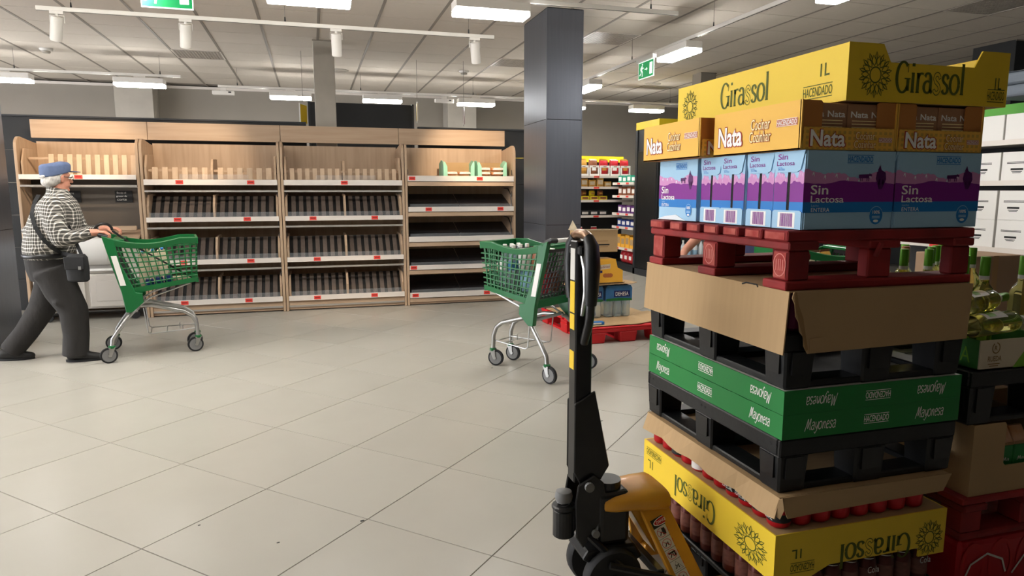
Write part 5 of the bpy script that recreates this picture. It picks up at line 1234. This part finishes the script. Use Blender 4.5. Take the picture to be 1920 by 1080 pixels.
# yellow chassis: rounded head and the two sticker legs of the A-frame
rings = []
for x, hw, zt, zb in ((.05, .02, .345, .325), (.056, .045, .356, .318), (.075, .064, .367, .314), (.11, .078, .375, .312), (.17, .088, .381, .312), (.23, .097, .384, .31), (.285, .1, .384, .308), (.295, .096, .378, .314)):
    rings.append([(x-.022, hw*abs(math.cos(a))**.55*(1 if math.cos(a) > 0 else -1), (zt+zb)/2+(zt-zb)/2*abs(math.sin(a))**.6*(1 if math.sin(a) > 0 else -1)) for a in [2*PI*(k+.5)/20 for k in range(20)]])
MB().loft(rings).obj('chassis_head', 'jack_yellow', t, smooth=True)
MB().prism([(.12, .36), (.245, .36), (.25, .14), (.215, .2)], (0, -.05, 0), (1, 0, 0), (0, 0, 1), (0, .1, 0)).obj('chassis_web', 'jack_yellow', t, bevel=.004)
MB().cyl((.012, -.03, .37), (.03, -.03, .37), .012, n=10).obj('grease_bolt', 'black_paint', t)
for s in (-1, 1):
    A0, A1 = Vector((.165, s*.055, .345)), Vector((.265, s*.065, .35)); B0, B1 = Vector((.27, s*.175, .06)), Vector((.38, s*.19, .06))
    nn = Vector((.0, -s*.02, -.004))
    pl = [A0, A1, B1, B0]; q = [p+nn for p in pl]
    leg = MB().add(pl+q, [(0, 1, 2, 3), (7, 6, 5, 4), (0, 4, 5, 1), (1, 5, 6, 2), (2, 6, 7, 3), (3, 7, 4, 0)]).obj('frame_leg', 'jack_yellow', t, bevel=.004, seg=2)
    if s < 0:
        dv = (B0+B1)/2-(A0+A1)/2; L = dv.length; v = -dv.normalized(); u = Vector((1, 0, 0)); u = (u-v*u.dot(v)).normalized(); fn = u.cross(v)
        c0 = (A0+A1)/2
        def SP(a, b, l=0): return c0+u*(a*1.18)-v*b+fn*(.001+l)
        def srect(a, b, w, h, m, l): return MB().poly([SP(a-w/2, b+h/2, l), SP(a+w/2, b+h/2, l), SP(a+w/2, b-h/2, l), SP(a-w/2, b-h/2, l)]).obj('sticker', m, leg)
        srect(.004, .195, .07, .262, 'sticker', .0002)
        srect(.004, .078, .07, .03, 'ink_black', .0004)
        for rx, ry, m, l in ((.031, .0125, 'ink_white', .0006), (.028, .0105, 'hazard_red', .0008)): MB().poly([p+fn*(l+.001) for p in ngon(c0+u*.005-v*.078, u, v, rx*1.15, ry)]).obj('sticker', m, leg)
        text(leg, 'DANGER', c0+u*.004-v*.078, u, v, .046, .0095, 'ink_white', .0022)
        lines = MB(); rings = MB(); pics = MB()
        def rib(mb, pts, w, l, closed=False):
            V_, F_ = ribbon(pts, w, closed); mb.add([SP(a, b, l) for a, b in V_], [f[::-1] for f in F_])
        for r_ in range(6):
            yb = .112+.0385*r_
            rib(lines, [(-.031, yb+.019), (.039, yb+.019)], .0012, .0005)
            for k, x in enumerate((-.0135, .0215)):
                if r_ == 3 and k == 0: rib(pics, [(x-.015, yb+.013), (x+.015, yb+.013), (x, yb-.015)], .0014, .0006, True)
                elif r_ == 5: rib(pics, [(x-.012, yb+.006), (x-.012, yb-.008), (x, yb-.004), (x+.012, yb-.008), (x+.012, yb+.006), (x, yb+.009)], .0014, .0006, True)
                else:
                    rib(rings, arc(x, yb, .0142, .0142, 0, 360, 20)[:-1], .0015, .0006, True); rib(rings, [(x-.01, yb-.01), (x+.01, yb+.01)], .0014, .0008)
                if r_ < 5:
                    rr = random.Random(r_*2+k)
                    rib(pics, [(x-.007, yb+.008), (x-.001, yb), (x+.004, yb-.004), (x+.004, yb+.008)], .003, .0007); rib(pics, [(x-.001, yb), (x-.005, yb-.005)], .0022, .0007)
                    if (r_, k) == (0, 0): rib(pics, [(x+.008, yb-.012), (x+.008, yb+.01)], .01, .00065)
                    if (r_, k) == (2, 0): rib(pics, [(x-.01, yb-.006), (x+.01, yb-.006), (x+.01, yb+.008)], .006, .00065)
        lines.obj('sticker_lines', 'ink_black', leg); rings.obj('prohibition_rings', 'hazard_red', leg); pics.obj('pictograms', 'ink_black', leg)
for s in (-1, 1):
    MB().box(.3, 1.02, s*.185-.062, s*.185+.062, .022, .07).obj('fork', 'jack_yellow', t, bevel=.008, seg=2)
MB().bar((.22, -.14, .12), (.22, .14, .12), .03, .03).obj('cross_shaft', 'black_paint', t, bevel=.004)
for s in (-1, 1): MB().tube([(.05, s*.11, .16), (.2, s*.14, .12), (.34, s*.185, .085)], .012, 8).obj('push_rod', 'black_paint', t, smooth=True)

# ================================================================== second stack at the right edge
QX, QY = 2.035, 1.62
t = thing('drink_pack', 'dark red shrink wrapped drink pack at the bottom right corner', 'pack', (QX, QY, 0.0))
MB().box(.0, .5, .0, .36, .0, .215).obj('pack_body', 'can_red', t, bevel=.03, seg=3)
for k in range(4): MB().loft([[(.06+.125*k+.055*math.cos(a)*s, -.002, .11+.085*math.sin(a)*s) for a in [2*PI*j/20 for j in range(20)]] for s in (1, .8)], cap=False).obj('can_outline', 'hazard_red', t)
for q in ([(.02, .06), (.05, .12), (.12, .15), (.19, .12), (.21, .07)], [(.24, .06), (.3, .13), (.4, .14)]):
    V_, F_ = ribbon([(a, b) for a, b in q], .008); m_ = MB(); put2d(m_, V_, F_, (0, -.0035, 0), UF, VU); m_.obj('pack_print', 'film', t)
MB().box(.02, .48, .02, .34, .214, .2165).obj('top_film', 'film', t)
t = thing('wooden_pallet', 'red wooden pallet low in the right edge stack, under kraft boxes', 'pallet', (QX-.02, QY-.015, .219))
for j, y in enumerate((.0, .33, .66)):
    MB().box(0, .66, y, y+.1, 0, .024).obj('bottom_board', 'pallet_red', t, bevel=.006)
    for i, x in enumerate((.0, .26, .555)): MB().box(x+.004, x+(.09, .14, .1)[i], y+.006, y+.09, .0245, .1).obj('block', 'pallet_red', t, bevel=.004)
for i, x in enumerate((.0, .26, .555)): MB().box(x, x+(.1, .14, .1)[i], -.005, .78, .1005, .124).obj('stringer_board', 'pallet_red', t, bevel=.004)
for k in range(6): MB().box(-.004, .66, k*.135, k*.135+.1, .1245, .148).obj('deck_board', 'pallet_red', t, bevel=.004)
# kraft display box with a cut window and drink cartons inside
def window_box(label, x):
    t = thing('kraft_box', label, 'carton', (x, QY-.005, .368), 0, 'kraft boxes in the right edge stack'); w, d, hh, th = .32, .3, .245, .004
    MB().prism([(0, 0), (w, 0), (w, hh), (w-.04, hh), (w-.04, hh*.42), (w-.05, hh*.38), (.15, hh*.38), (.14, hh*.42), (.14, hh*.96), (.132, hh), (0, hh)], (0, 0, 0), (1, 0, 0), (0, 0, 1), (0, th, 0)).obj('front_wall', 'kraft', t)
    for q in ((0, th, th, d), (w-th, w, th, d), (th, w-th, d-th, d)): MB().box(*q, 0, hh).obj('side_wall', 'kraft', t)
    if 1: MB().box(th, w-th, th, d-th, 0, th).obj('box_base', 'kraft', t)
window_box('kraft box with a cut window showing green cartons, at the right edge', QX+.005); 
for k in range(4):
    c = thing('drink_carton', ('first', 'second', 'third', 'fourth')[k]+' small green and orange carton inside the window of the kraft box', 'carton', (QX+.045+.066*k, QY+.03, .3725), 0, 'green cartons in the kraft box')
    MB().box(-.031, .031, -.018, .05, 0, .15).obj('carton_body', 'mayo_green', c, bevel=.003); MB().hexa([(-.031, -.018, .15), (.031, -.018, .15), (.031, .05, .15), (-.031, .05, .15), (-.029, .012, .205), (.029, .012, .205), (.029, .02, .205), (-.029, .02, .205)]).obj('carton_top', 'bread', c); MB().box(-.0315, .0315, -.019, -.018, .15, .16).obj('rim_line', 'kraft_edge', c)
    V_, F_ = ribbon([(-.02, .19), (-.005, .155), (.01, .19), (.02, .16)], .005); m_ = MB(); put2d(m_, V_, F_, (0, -.0095, 0), UF, Vector((0, .47, .88))) if False else None
    word_print(c, 'Mayonesa'[0:1]+'a', (0, -.018, .1), UF, VU, .03, .014, 'film', serif=False)
window_box('kraft box behind the frame edge in the right stack', QX+.33)
plastic_pallet('black plastic half pallet under the wine trays at the right edge', QX-.03, QY-.01, .6145, .794, w=.66, d=.8)
# wine trays and bottles
def wine_tray(label, x, y, w=.29, d=.25, fancy=True):
    t = thing('wine_tray', label, 'tray', (x, y, .796), 0, 'green wine trays on the right stack'); hh, th = .098, .004
    MB().box(0, w, 0, d, 0, th).obj('tray_base', 'kraft', t)
    MB().box(0, w, 0, th, 0, hh).obj('front_wall', 'rueda_beige', t); MB().box(0, w, d-th, d, 0, hh).obj('back_wall', 'rueda_green', t)
    for x0 in (0, w-th): MB().box(x0, x0+th, th, d-th, 0, hh).obj('side_wall', 'rueda_dark', t)
    if fancy:
        MB().poly([(w*.5, -.0005, .001), (w, -.0005, .001), (w, -.0005, hh), (w*.78, -.0005, hh)]).obj('green_print', 'rueda_green', t)
        text(t, 'RUEDA', (.064, 0, .036), UF, VU, .058, .018, 'rueda_ink', .0008, .02)
        m_ = MB(); V_, F_ = ribbon(arc(0, 0, .0155, .017, 120, 445, 20), .004); put2d(m_, V_, F_, (.066, -.0009, .071), UF, VU); m_.obj('logo_ring', 'rueda_ink', t)
        text(t, 'R', (.066, 0, .071), UF, VU, None, .016, 'rueda_ink', .0009, .02)
        for k in range(2): rect_print(t, (.062, 0, .019-.007*k), UF, VU, .05-.012*k, .003, 'rueda_ink', .0008)
        text(t, 'V', (w*.78, 0, .062), UF, VU, None, .05, 'rueda_beige', .0012); text(t, 'A', (0, .05, .045), UL, VU, .035, .05, 'rueda_green', .0008)
wine_tray('green wine tray with a round R logo at the right edge', QX+.002, QY)
wine_tray('green wine tray beyond the right frame edge', QX+.3, QY)
for k in range(2): wine_tray('green wine tray in the %s back row, hidden by the tall stack' % ('left', 'right')[k], QX+.002+.3*k, QY+.4, .29, .33, False)
def wine(label, x, y, cap='capsule_green', z=.801, group='wine bottles standing on the right stack', hh=.343):
    t = thing('wine_bottle', label, 'bottle', (x, y, z), R.uniform(-.6, .6), group); r = .0375
    MB().lathe([(r*.6, .006), (r*.92, 0), (r, .01), (r, .2), (r*.96, .216), (r*.75, .234), (r*.45, .25), (.0155, .264), (.0138, .275), (.0138, hh-.003)], n=24).obj('glass_body', 'glass_wine', t, smooth=True)
    MB().lathe([(.0155, hh-.068), (.0155, hh-.002), (.0142, hh), (.002, hh+.0005)], n=18).obj('capsule', cap, t, smooth=True)
    MB().lathe([(.0157, hh-.08), (.0157, hh-.066)], n=18).obj('neck_band', 'label_white', t, smooth=True)
    return t
w1 = wine('white wine bottle with a white back label standing in the front wine tray', QX+.20, QY+.17)
w1.rotation_euler = (0, 0, 0)
def arc_label(t, r, a0, a1, z0, z1, m, name='label'):
    n = 8; P_ = [(r*math.cos(a0+(a1-a0)*i/n), r*math.sin(a0+(a1-a0)*i/n)) for i in range(n+1)]
    return MB().add([(x, y, z0) for x, y in P_]+[(x, y, z1) for x, y in P_], [(i, i+1, n+2+i, n+1+i) for i in range(n)]).obj(name, m, t, smooth=True)
arc_label(w1, .0379, -1.2, -.2, .1, .185, 'label_white')
for k in range(3): arc_label(w1, .0381, -1.1, -.5, .165-.012*k, .169-.012*k, 'ink_black', 'label_lines')
arc_label(w1, .0379, -1.4, -.6, .04, .07, 'rueda_green'); arc_label(w1, .0379, -2.6, -1.8, .03, .11, 'rueda_green')
w2 = wine('wine bottle with a pale green diagonal label cut by the right frame edge', QX+.355, QY+.15); w2.rotation_euler = (0, 0, 0)
arc_label(w2, .0379, -2.4, -.7, .03, .13, 'rueda_green'); arc_label(w2, .0381, -2.3, -1.2, .07, .11, 'bag_cream'); 
w3 = wine('wine bottle half hidden behind the kraft cover of the tall stack', QX+.16, QY+.215); arc_label(w3, .0379, -2.4, -1.0, .03, .12, 'rueda_green')
ws_ = [(.1, .5, 'g'), (.19, .5, 'g'), (.28, .47, 'g'), (.1, .6, 'b'), (.2, .6, 'b'), (.3, .6, 'b'), (.38, .55, 'g'), (.46, .6, 'g'), (.38, .68, 'g'), (.28, .7, 'b'), (.5, .47, 'g'), (.56, .66, 'g')]
for i_, (x, y, c) in enumerate(ws_): wine('%s capped wine bottle in the back, %s of the dozen seen under the red pallet' % (('green' if c == 'g' else 'brown'), ORD[i_]), QX+x, QY+y, 'capsule_green' if c == 'g' else 'capsule_brown', group='%s capped bottles in the back rows' % ('green' if c == 'g' else 'brown'))
for k, (x, y, z, rz, l) in enumerate(((.19, .075, .842, 1.72, 'upper wine bottle lying on its side in the front wine tray'), (.22, .06, .9, 1.85, 'top wine bottle lying across the front wine tray'))):
    t = wine(l, QX+x, QY+y, z=z, group='wine bottles lying in the front tray'); t.rotation_euler = (PI/2, 0, rz); t.location = (QX+.0, QY+.04+.05*k, .934+.062*k)
    arc_label(t, .0379, .4, 2.4, .04, .15, 'label_white' if k == 0 else 'bag_cream'); arc_label(t, .0381, .6, 2.2, .06, .1, 'rueda_green')
t = thing('cardboard_carton', 'tall plain brown cardboard carton standing behind the wine bottles', 'carton', (3.55, 2.95, 0))
MB().box(0, .42, 0, .35, 0, 1.0).obj('carton_body', 'kraft_dark', t, bevel=.004); MB().box(.19, .23, -.001, .0, 0, 1.0).obj('tape', 'kraft_edge', t)

# ================================================================== red plastic pallet with water and boxes beside the parked cart
t = thing('plastic_pallet', 'bright red plastic pallet on the floor behind the parked cart', 'pallet', (2.33, 5.53, 0), .05, None)
w, d, H = .82, 1.15, .15
for x in (.0, .32, .64):
    for y in (.0, .5, 1.0):
        f = MB().hexa([(x+.01, y+.01, 0), (x+.17, y+.01, 0), (x+.17, y+.14, 0), (x+.01, y+.14, 0), (x, y, .1), (x+.18, y, .1), (x+.18, y+.15, .1), (x, y+.15, .1)]).obj('foot', 'plastic_red', t, bevel=.008)
for y in (0, .5, 1.0): MB().box(.005, w-.005, y, y+.15, .1005, .128).obj('stringer', 'plastic_red', t, bevel=.005)
for k in range(6): MB().box(0, w, k*.2, k*.2+.15, .1285, H).obj('deck_slat', 'plastic_red', t, bevel=.005)
MB().box(.03, .09, .3, 1.0, .0, .02).box(.35, .47, .16, .49, 0, .02).obj('runner', 'plastic_red', t)
t = thing('cardboard_sheet', 'kraft cardboard sheet lying on the bright red pallet', 'cardboard', (2.34, 5.55, .1515), .05, 'kraft cardboard sheets')
g = MB(); nx, ny = 10, 10; vs = []
for sgn in (0, 1):
    for i in range(nx+1):
        for j in range(ny+1):
            x, y = .01+i*.084, .0+j*.108
            z = .002+.006*abs(math.sin(i*1.3+j*.7))+(.03*max(0, (i-8)/2) if j < 5 else 0)
            if i > 5 and j == 0: y += .05*math.sin(i)
            vs.append((x, y, z+.004*sgn))
K = (nx+1)*(ny+1); fs = []
for i in range(nx):
    for j in range(ny):
        a = i*(ny+1)+j; b_ = a+ny+1
        fs += [(a, a+1, b_+1, b_), (K+a, K+b_, K+b_+1, K+a+1)]
for i in range(nx): a = i*(ny+1); b_ = a+ny+1; fs += [(a, b_, K+b_, K+a), (b_+ny, a+ny, K+a+ny, K+b_+ny)]
for j in range(ny): fs += [(j+1, j, K+j, K+j+1), (nx*(ny+1)+j, nx*(ny+1)+j+1, K+nx*(ny+1)+j+1, K+nx*(ny+1)+j)]
g.add(vs, fs).obj('sheet', 'kraft', t)
def shrink_pack(label, x, y, z, nx, ny, r, hh, word, rz=0):
    t = thing('water_pack', label, 'water pack', (x, y, z), rz, 'shrink wrapped water packs')
    for i in range(nx):
        for j in range(ny):
            b = MB().lathe([(r*.85, 0), (r, .012), (r*.94, hh*.2), (r, hh*.28), (r*.95, hh*.36), (r, hh*.45), (r, hh*.7), (r*.8, hh*.82), (r*.36, hh*.93), (r*.36, hh*.95)], n=14).obj('bottle', 'water_plastic', t, smooth=True); b.location = ((i+.5)*2*r, (j+.5)*2*r, 0)
            c = MB().cyl((0, 0, hh*.95), (0, 0, hh), r*.4, n=10).obj('bottle_cap', 'water_blue', b)
    q = [(0, .5), (0, .9), (.06, .98), (.94, .98), (1, .9), (1, .5)]
    W, D = nx*2*r, ny*2*r
    MB().loft([[(-.002+a*(W+.004), yy, hh*bz) for a, bz in q] for yy in (-.003, D+.003)], cap=True).obj('film_wrap', 'water_label', t)
    MB().box(W*.3, W*.92, -.0045, -.0035, hh*.62, hh*.82).obj('label_panel', 'navy_ink', t); text(t, word, (W*.61, -.0045, hh*.72), UF, VU, W*.5, hh*.12, 'ink_white', .001)
    MB().poly([(0, -.004, hh*.5), (W, -.004, hh*.5), (W, -.004, hh*.56), (W*.5, -.004, hh*.6), (0, -.004, hh*.57)]).obj('meadow_print', 'bag_green', t)
    return t
shrink_pack('blue wrapped water pack at the right on the red pallet', 2.67, 5.92, .165, 3, 2, .045, .31, 'DEHESA')
shrink_pack('blue wrapped water pack behind the green detergent bottle', 2.46, 5.9, .165, 2, 2, .045, .31, 'DEHESA', .12)
bottle('detergent_bottle', 'clear bottle with teal liquid and a round label on the red pallet', 'bottle', (2.40, 5.72, .165), .055, .30, 'detergent', 'white_plastic', lab='navy_ink', neck=.45, labz=(.45, .55))
t = thing('blue_packet', 'small flat blue packet lying at the front of the red pallet', 'packet', (2.42, 5.615, .166)); MB().box(-.03, .09, -.03, .03, 0, .025).obj('packet_body', 'water_blue', t, bevel=.004); MB().box(-.02, .06, -.0306, -.03, .006, .02).obj('packet_print', 'ink_white', t)
t = thing('cardboard_sheet', 'torn cardboard layer lying on top of the water packs', 'cardboard', (2.3, 5.86, .478), .05, 'kraft cardboard sheets')
MB().prism([(0, 0), (.2, -.02), (.42, .0), (.62, -.03), (.69, .02), (.66, .2), (.6, .26), (0, .25)], (0, 0, 0), (1, 0, .02), (0, 1, 0), (0, 0, .006)).prism([(0, .02), (.55, .0), (.6, .22), (0, .24)], (0, 0, .018), (1, 0, .01), (0, 1, 0), (0, 0, .006)).obj('torn_sheet', 'kraft', t); MB().box(.0, .56, .03, .2, .006, .018).obj('filler_sheet', 'kraft_edge', t)
t = thing('biscuit_box', 'orange biscuit display box on the cardboard above the water packs', 'carton', (2.55, 5.88, .508)); w, hh = .27, .225
MB().prism([(0, 0), (w, 0), (w, hh*.5), (w*.8, hh*.62), (w*.72, hh*.98), (0, hh)], (0, 0, 0), (1, 0, 0), (0, 0, 1), (0, .2, 0)).obj('box_body', 'biscuit', t)
rect_print(t, (w*.28, 0, hh*.66), (1, 0, .1), VU, w*.48, hh*.2, 'bag_cream', .0008); text(t, 'Galletas', (w*.28, 0, hh*.66), (1, 0, .1), VU, w*.42, hh*.09, 'maroon', .0014)
rect_print(t, (w*.14, 0, hh*.46), UF, VU, w*.16, hh*.1, 'navy_ink', .0008)
for q in (.34, .44, .52): MB().poly([p+Vector((0, -.0010-q*.001, 0)) for p in ngon((w*q, 0, hh*.3), UF, VU, w*.1, hh*.09)]).obj('biscuit_print', 'biscuit_brown', t)
t = thing('maroon_box', 'maroon sided box standing left of the orange biscuit box', 'carton', (2.36, 5.86, .508)); MB().box(0, .18, 0, .2, 0, .285).obj('box_body', 'maroon', t, bevel=.003); MB().box(.01, .17, .01, .19, .285, .287).obj('box_top', 'kraft', t)
t = thing('cardboard_carton', 'plain brown shipping carton on top of the biscuit boxes', 'carton', (2.37, 5.9, .796)); MB().box(0, .4, 0, .22, 0, .205).obj('carton_body', 'kraft', t, bevel=.003)
for k, (x, z, w_) in enumerate(((.2, .105, .2), (.25, .07, .13), (.25, .05, .1))): rect_print(t, (x, 0, z), UF, VU, w_, .006 if k != 1 else .012, 'kraft_edge' if k != 1 else 'ink_black', .0006)
MB().prism([(0, 0), (.4, 0), (.4, .02), (0, .02)], (0, .0, .205), (1, 0, 0), (0, -.9, .5), (0, 0, .003)).prism([(0, 0), (.1, 0), (.06, .1)], (-.002, .0, .205), (-1, .0, .1), (.1, .2, .9), (0, .003, 0)).obj('open_flap', 'bag_cream', t)

# third cart, behind the stack
c3 = dup(cart2, (3.62, 3.8, 0), PI-.15, 'green shopping cart behind the tall stack, seen through the red pallet')
for k in range(4): pack('grocery_pack', ORD[k]+' pale yellow pack in the cart behind the tall stack', in_cart(c3, (.2+.12*k, -.12+.07*(k % 2), .62)), .13, .1, .33, 'bag_cream' if k % 2 else 'bag_gold', 'grocery pack', 'packs in the cart behind the stack', .3, m2='bag_brown')
# ================================================================== snack aisle beyond the clad column
def aisle_shelf(label, loc, rz, L, depth, zs, top, band=None, m='dark_panel', bandm='fascia_yellow'):
    t = thing('aisle_shelf', label, 'shelf', loc, rz)
    MB().box(0, L, depth-.03, depth, 0, top).obj('back_panel', m, t); MB().box(0, L, .02, depth-.03, 0, .12).obj('plinth', m, t)
    for z in zs:
        MB().box(0, L, .0, depth-.03, z-.025, z).obj('shelf_board', 'rail_white', t); MB().box(0, L, -.012, 0, z-.03, z+.012).obj('price_rail', 'rail_white', t)
        for x in (L*.3, L*.72): MB().box(x-.05, x+.05, -.015, -.012, z-.024, z+.006).obj('price_tag', 'tag_red', t)
    if band: MB().box(0, L, depth-.05, depth-.028, band[0], band[1]).obj('fascia_band', bandm, t)
    return t
aisle_shelf('far snack shelf with yellow band seen between clad column and black aisle end', (3.0, 11.15, 0), 0, 2.5, .45, (.4, .93, 1.2, 1.43, 1.62), 1.99, (1.88, 1.985))
aisle_shelf('side snack shelf running away behind the black aisle end', (5.11, 11.12, 0), -PI/2, .82, .45, (.39, .75, .98, 1.28, 1.5), 1.56)
def tiny(name, label, cat, loc, sx, sy, sz, m, m2, group, rz=0, window=None):
    t = thing(name, label, cat, loc, rz, group)
    MB().box(-sx/2, sx/2, -sy/2, sy/2, 0, sz).obj('box_body', m, t, bevel=.004); MB().box(-sx*.36, sx*.36, -sy/2-.002, -sy/2, sz*.3, sz*.78).obj('box_print', m2, t); return t
for k in range(7):   # white shelf-ready trays and the bags standing in them
    x = 4.18+.2*k
    t = thing('snack_tray', ORD[k]+' white windowed snack tray from the left on the top snack shelf', 'tray', (x, 11.2, 1.622), 0, 'white snack trays')
    f = MB(); f.box(-.092, .092, -.004, 0, 0, .04).box(-.092, .092, -.004, 0, .15, .185).box(-.092, -.068, -.004, 0, .04, .15).box(.068, .092, -.004, 0, .04, .15); f.obj('tray_front', 'white_plastic', t)
    MB().box(-.092, -.088, 0, .2, 0, .15).box(.088, .092, 0, .2, 0, .15).box(-.088, .088, 0, .2, 0, .004).obj('tray_sides', 'white_plastic', t); MB().box(-.03, .03, -.005, -.004, .16, .175).obj('tray_print', 'kraft_edge', t)
    mm = ('bag_green', 'bag_green', 'bag_gold', 'bag_brown', 'bag_red', 'bag_red', 'bag_red')[k]
    for q in range(2): pack('snack_bag', '%s snack bag standing in the %s white tray' % (('front', 'back')[q], ORD[k]), (x+.01*q, 11.25+.07*q, 1.625), .15, .06, .275+.015*q, mm, 'snack bag', 'snack bags in white trays', R.uniform(-.1, .1), m2='ink_white' if k % 2 else 'bag_gold')
for k in range(5): tiny('snack_box', ORD[k]+' golden snack box from the left on the second snack shelf', 'carton', (4.45+.15*k, 11.3, 1.432), .13, .18, (.15, .15, .13, .16, .1)[k], 'bag_gold', 'bag_cream', 'golden snack boxes')
for k in range(4): tiny('snack_box', ORD[k]+' yellow display box from the left on the middle snack shelf', 'carton', (4.44+.17*k, 11.28, 1.202), .155, .2, .075, 'tray_yellow', 'bag_brown', 'yellow display boxes')
for k in range(4): pack('snack_bag', ORD[k]+' brown snack bag lying in the yellow boxes', (4.46+.16*k, 11.3, 1.28), .12, .06, .09, 'bag_brown' if k % 2 else 'tray_yellow', 'snack bag', 'brown snack bags in the yellow boxes', .2, m2='bag_gold')
for k in range(4): tiny('snack_box', ORD[k]+' black chocolate box from the left on the fourth snack shelf', 'carton', (4.44+.17*k, 11.28, .932), .16, .2, .09, 'dark_panel', 'film', 'black chocolate boxes')
for k in range(8): pack('snack_bag', ORD[k]+' dark red snack bag from the left on the lowest snack shelf', (4.35+.1*k, 11.3+.05*(k % 2), .402), .12, .09, .22+.05*((k*7) % 3), 'bag_red', 'snack bag', 'red bags on the lowest snack shelf', R.uniform(-.5, .5), m2='ink_white')
side = [(1.502, 'bag_teal', 'teal', .13, .13), (1.282, 'bag_brown', 'brown', .12, .16), (.982, 'bag_purple', 'purple', .12, .14), (.752, 'bag_blue', 'blue', .13, .13), (.392, 'biscuit', 'amber', .14, .22)]
for z, m, cn, sx, sz in side:
    for k in range(4): tiny('snack_box', '%s %s pack from the far end on the side snack shelf' % (ORD[k], cn), 'carton', (5.24, 10.98-.17*k, z), .15, sx, sz*(1-.1*(k % 2)), m, 'ink_white' if cn != 'amber' else 'kraft', '%s packs on the side snack shelf' % cn, -PI/2)
for k in range(3): pack('snack_bag', ORD[k]+' shiny red bag from the near end, hanging low by the black aisle end', (5.2, 10.45+.17*k, .13), .17, .12, .21, 'bag_red', 'snack bag', 'low red bags by the aisle end', -PI/2, m2='ink_white')
t = thing('aisle_end', 'black gondola end panel with a bright yellow top band', 'shelf end', (5.12, 9.5, 0))
MB().box(0, 1.4, .04, .76, .0, 2.335).obj('end_cabinet', 'dark_panel', t, bevel=.004); MB().box(-.012, -.001, .06, .7, .12, 2.0).obj('side_panel', 'black_plastic', t, bevel=.01); MB().box(-.02, -.001, .7, .77, 0, 2.335).obj('corner_post', 'dark_panel2', t)
MB().box(-.02, -.002, .0, .77, .0, .1).obj('kick_plate', 'dark_panel2', t); MB().box(-.015, 1.42, .0, .77, 2.337, 2.455).obj('top_band', 'fascia_yellow', t, bevel=.003); MB().box(-.01, 1.4, .03, .04, 2.0, 2.012).obj('seam_strip', 'rail_metal', t)
MB().box(-.0, 1.4, -.2, .04, .3, .325).obj('end_shelf', 'dark_panel2', t); MB().box(0, 1.4, -.21, -.2, .3, .34).obj('end_rail', 'rail_metal', t)
for k in range(11):
    bottle('lotion_bottle', 'pale bottle, %s from the left on the low end shelf seen through the red pallet' % ORD[k], 'bottle', (5.2+.105*k, 9.38, .326), .042, .28, 'milk_white', 'ink_white' if k % 2 else 'water_blue', 'pale bottles on the low end shelf', 'milk_pale' if k % 3 else None, labz=(.1, .45))
# ================================================================== wine wall at the right
aisle_shelf('dark wine shelf at the right edge stacked with white cartons', (5.4, 5.6, 0), -PI/2, 2.6, .55, (.2, .895, 1.44, 1.765), 2.1, (2.0, 2.12), bandm='fascia_green')
def white_carton(label, y, z, sy=.235, hh=.23, sx=.36, print_=True):
    t = thing('white_carton', label, 'carton', (5.42, y, z), 0, 'white cartons on the wine shelf')
    MB().box(0, sx, 0, sy, 0, hh).obj('carton_body', 'box_white', t, bevel=.003)
    MB().box(.0, sx, .001, sy-.001, hh, hh+.002).obj('lid_flaps', 'box_white', t)
    if print_:
        for dz, w_, h_ in ((.62, .6, .006), (.66, .6, .004), (.42, .36, .016), (.34, .3, .005), (.3, .24, .005)): rect_print(t, (0, sy*.55, hh*dz), UL, VU, sy*w_, h_, 'ink_black', .0006)
for k in range(7):
    white_carton(ORD[k]+' white carton from the far end on the wine shelf row at pallet height', 5.2-.3*k, .897, .28, .235)
    if k > 2: white_carton(ORD[k-3]+' white carton of the upper tier at pallet height', 5.2-.3*k, 1.134, .28, .235)
    white_carton(ORD[k]+' white carton from the far end on the middle wine shelf', 5.2-.3*k, 1.442, .285, .235)
    white_carton(ORD[k]+' plain white carton from the far end on the upper wine shelf', 5.2-.3*k, 1.767, .285, .21, .4, False)
for k in range(5): MB().box(5.43, 5.75, 5.18-.3*k, 5.195-.3*k, 1.442, 1.675).obj('carton_divider', 'maroon', None) if False else None
for k in range(4):
    t = thing('folded_blanket', ('lower' if k < 2 else 'upper')+' grey folded textile %s on top of the wine shelf' % ('near the frame edge', 'farther along')[k % 2], 'textile', (5.45, 3.9-.75*(k % 2)+.6, 2.122+.1*(k//2)), 0, 'grey folded textiles on the wine shelf')
    MB().box(0, .45, -.66, .0, 0, .095).obj('folded_layer', 'blanket_grey', t, bevel=.03, seg=3); MB().box(.0, .43, -.64, -.02, .0955, .0975).obj('fold_edge', 'blanket_grey', t)
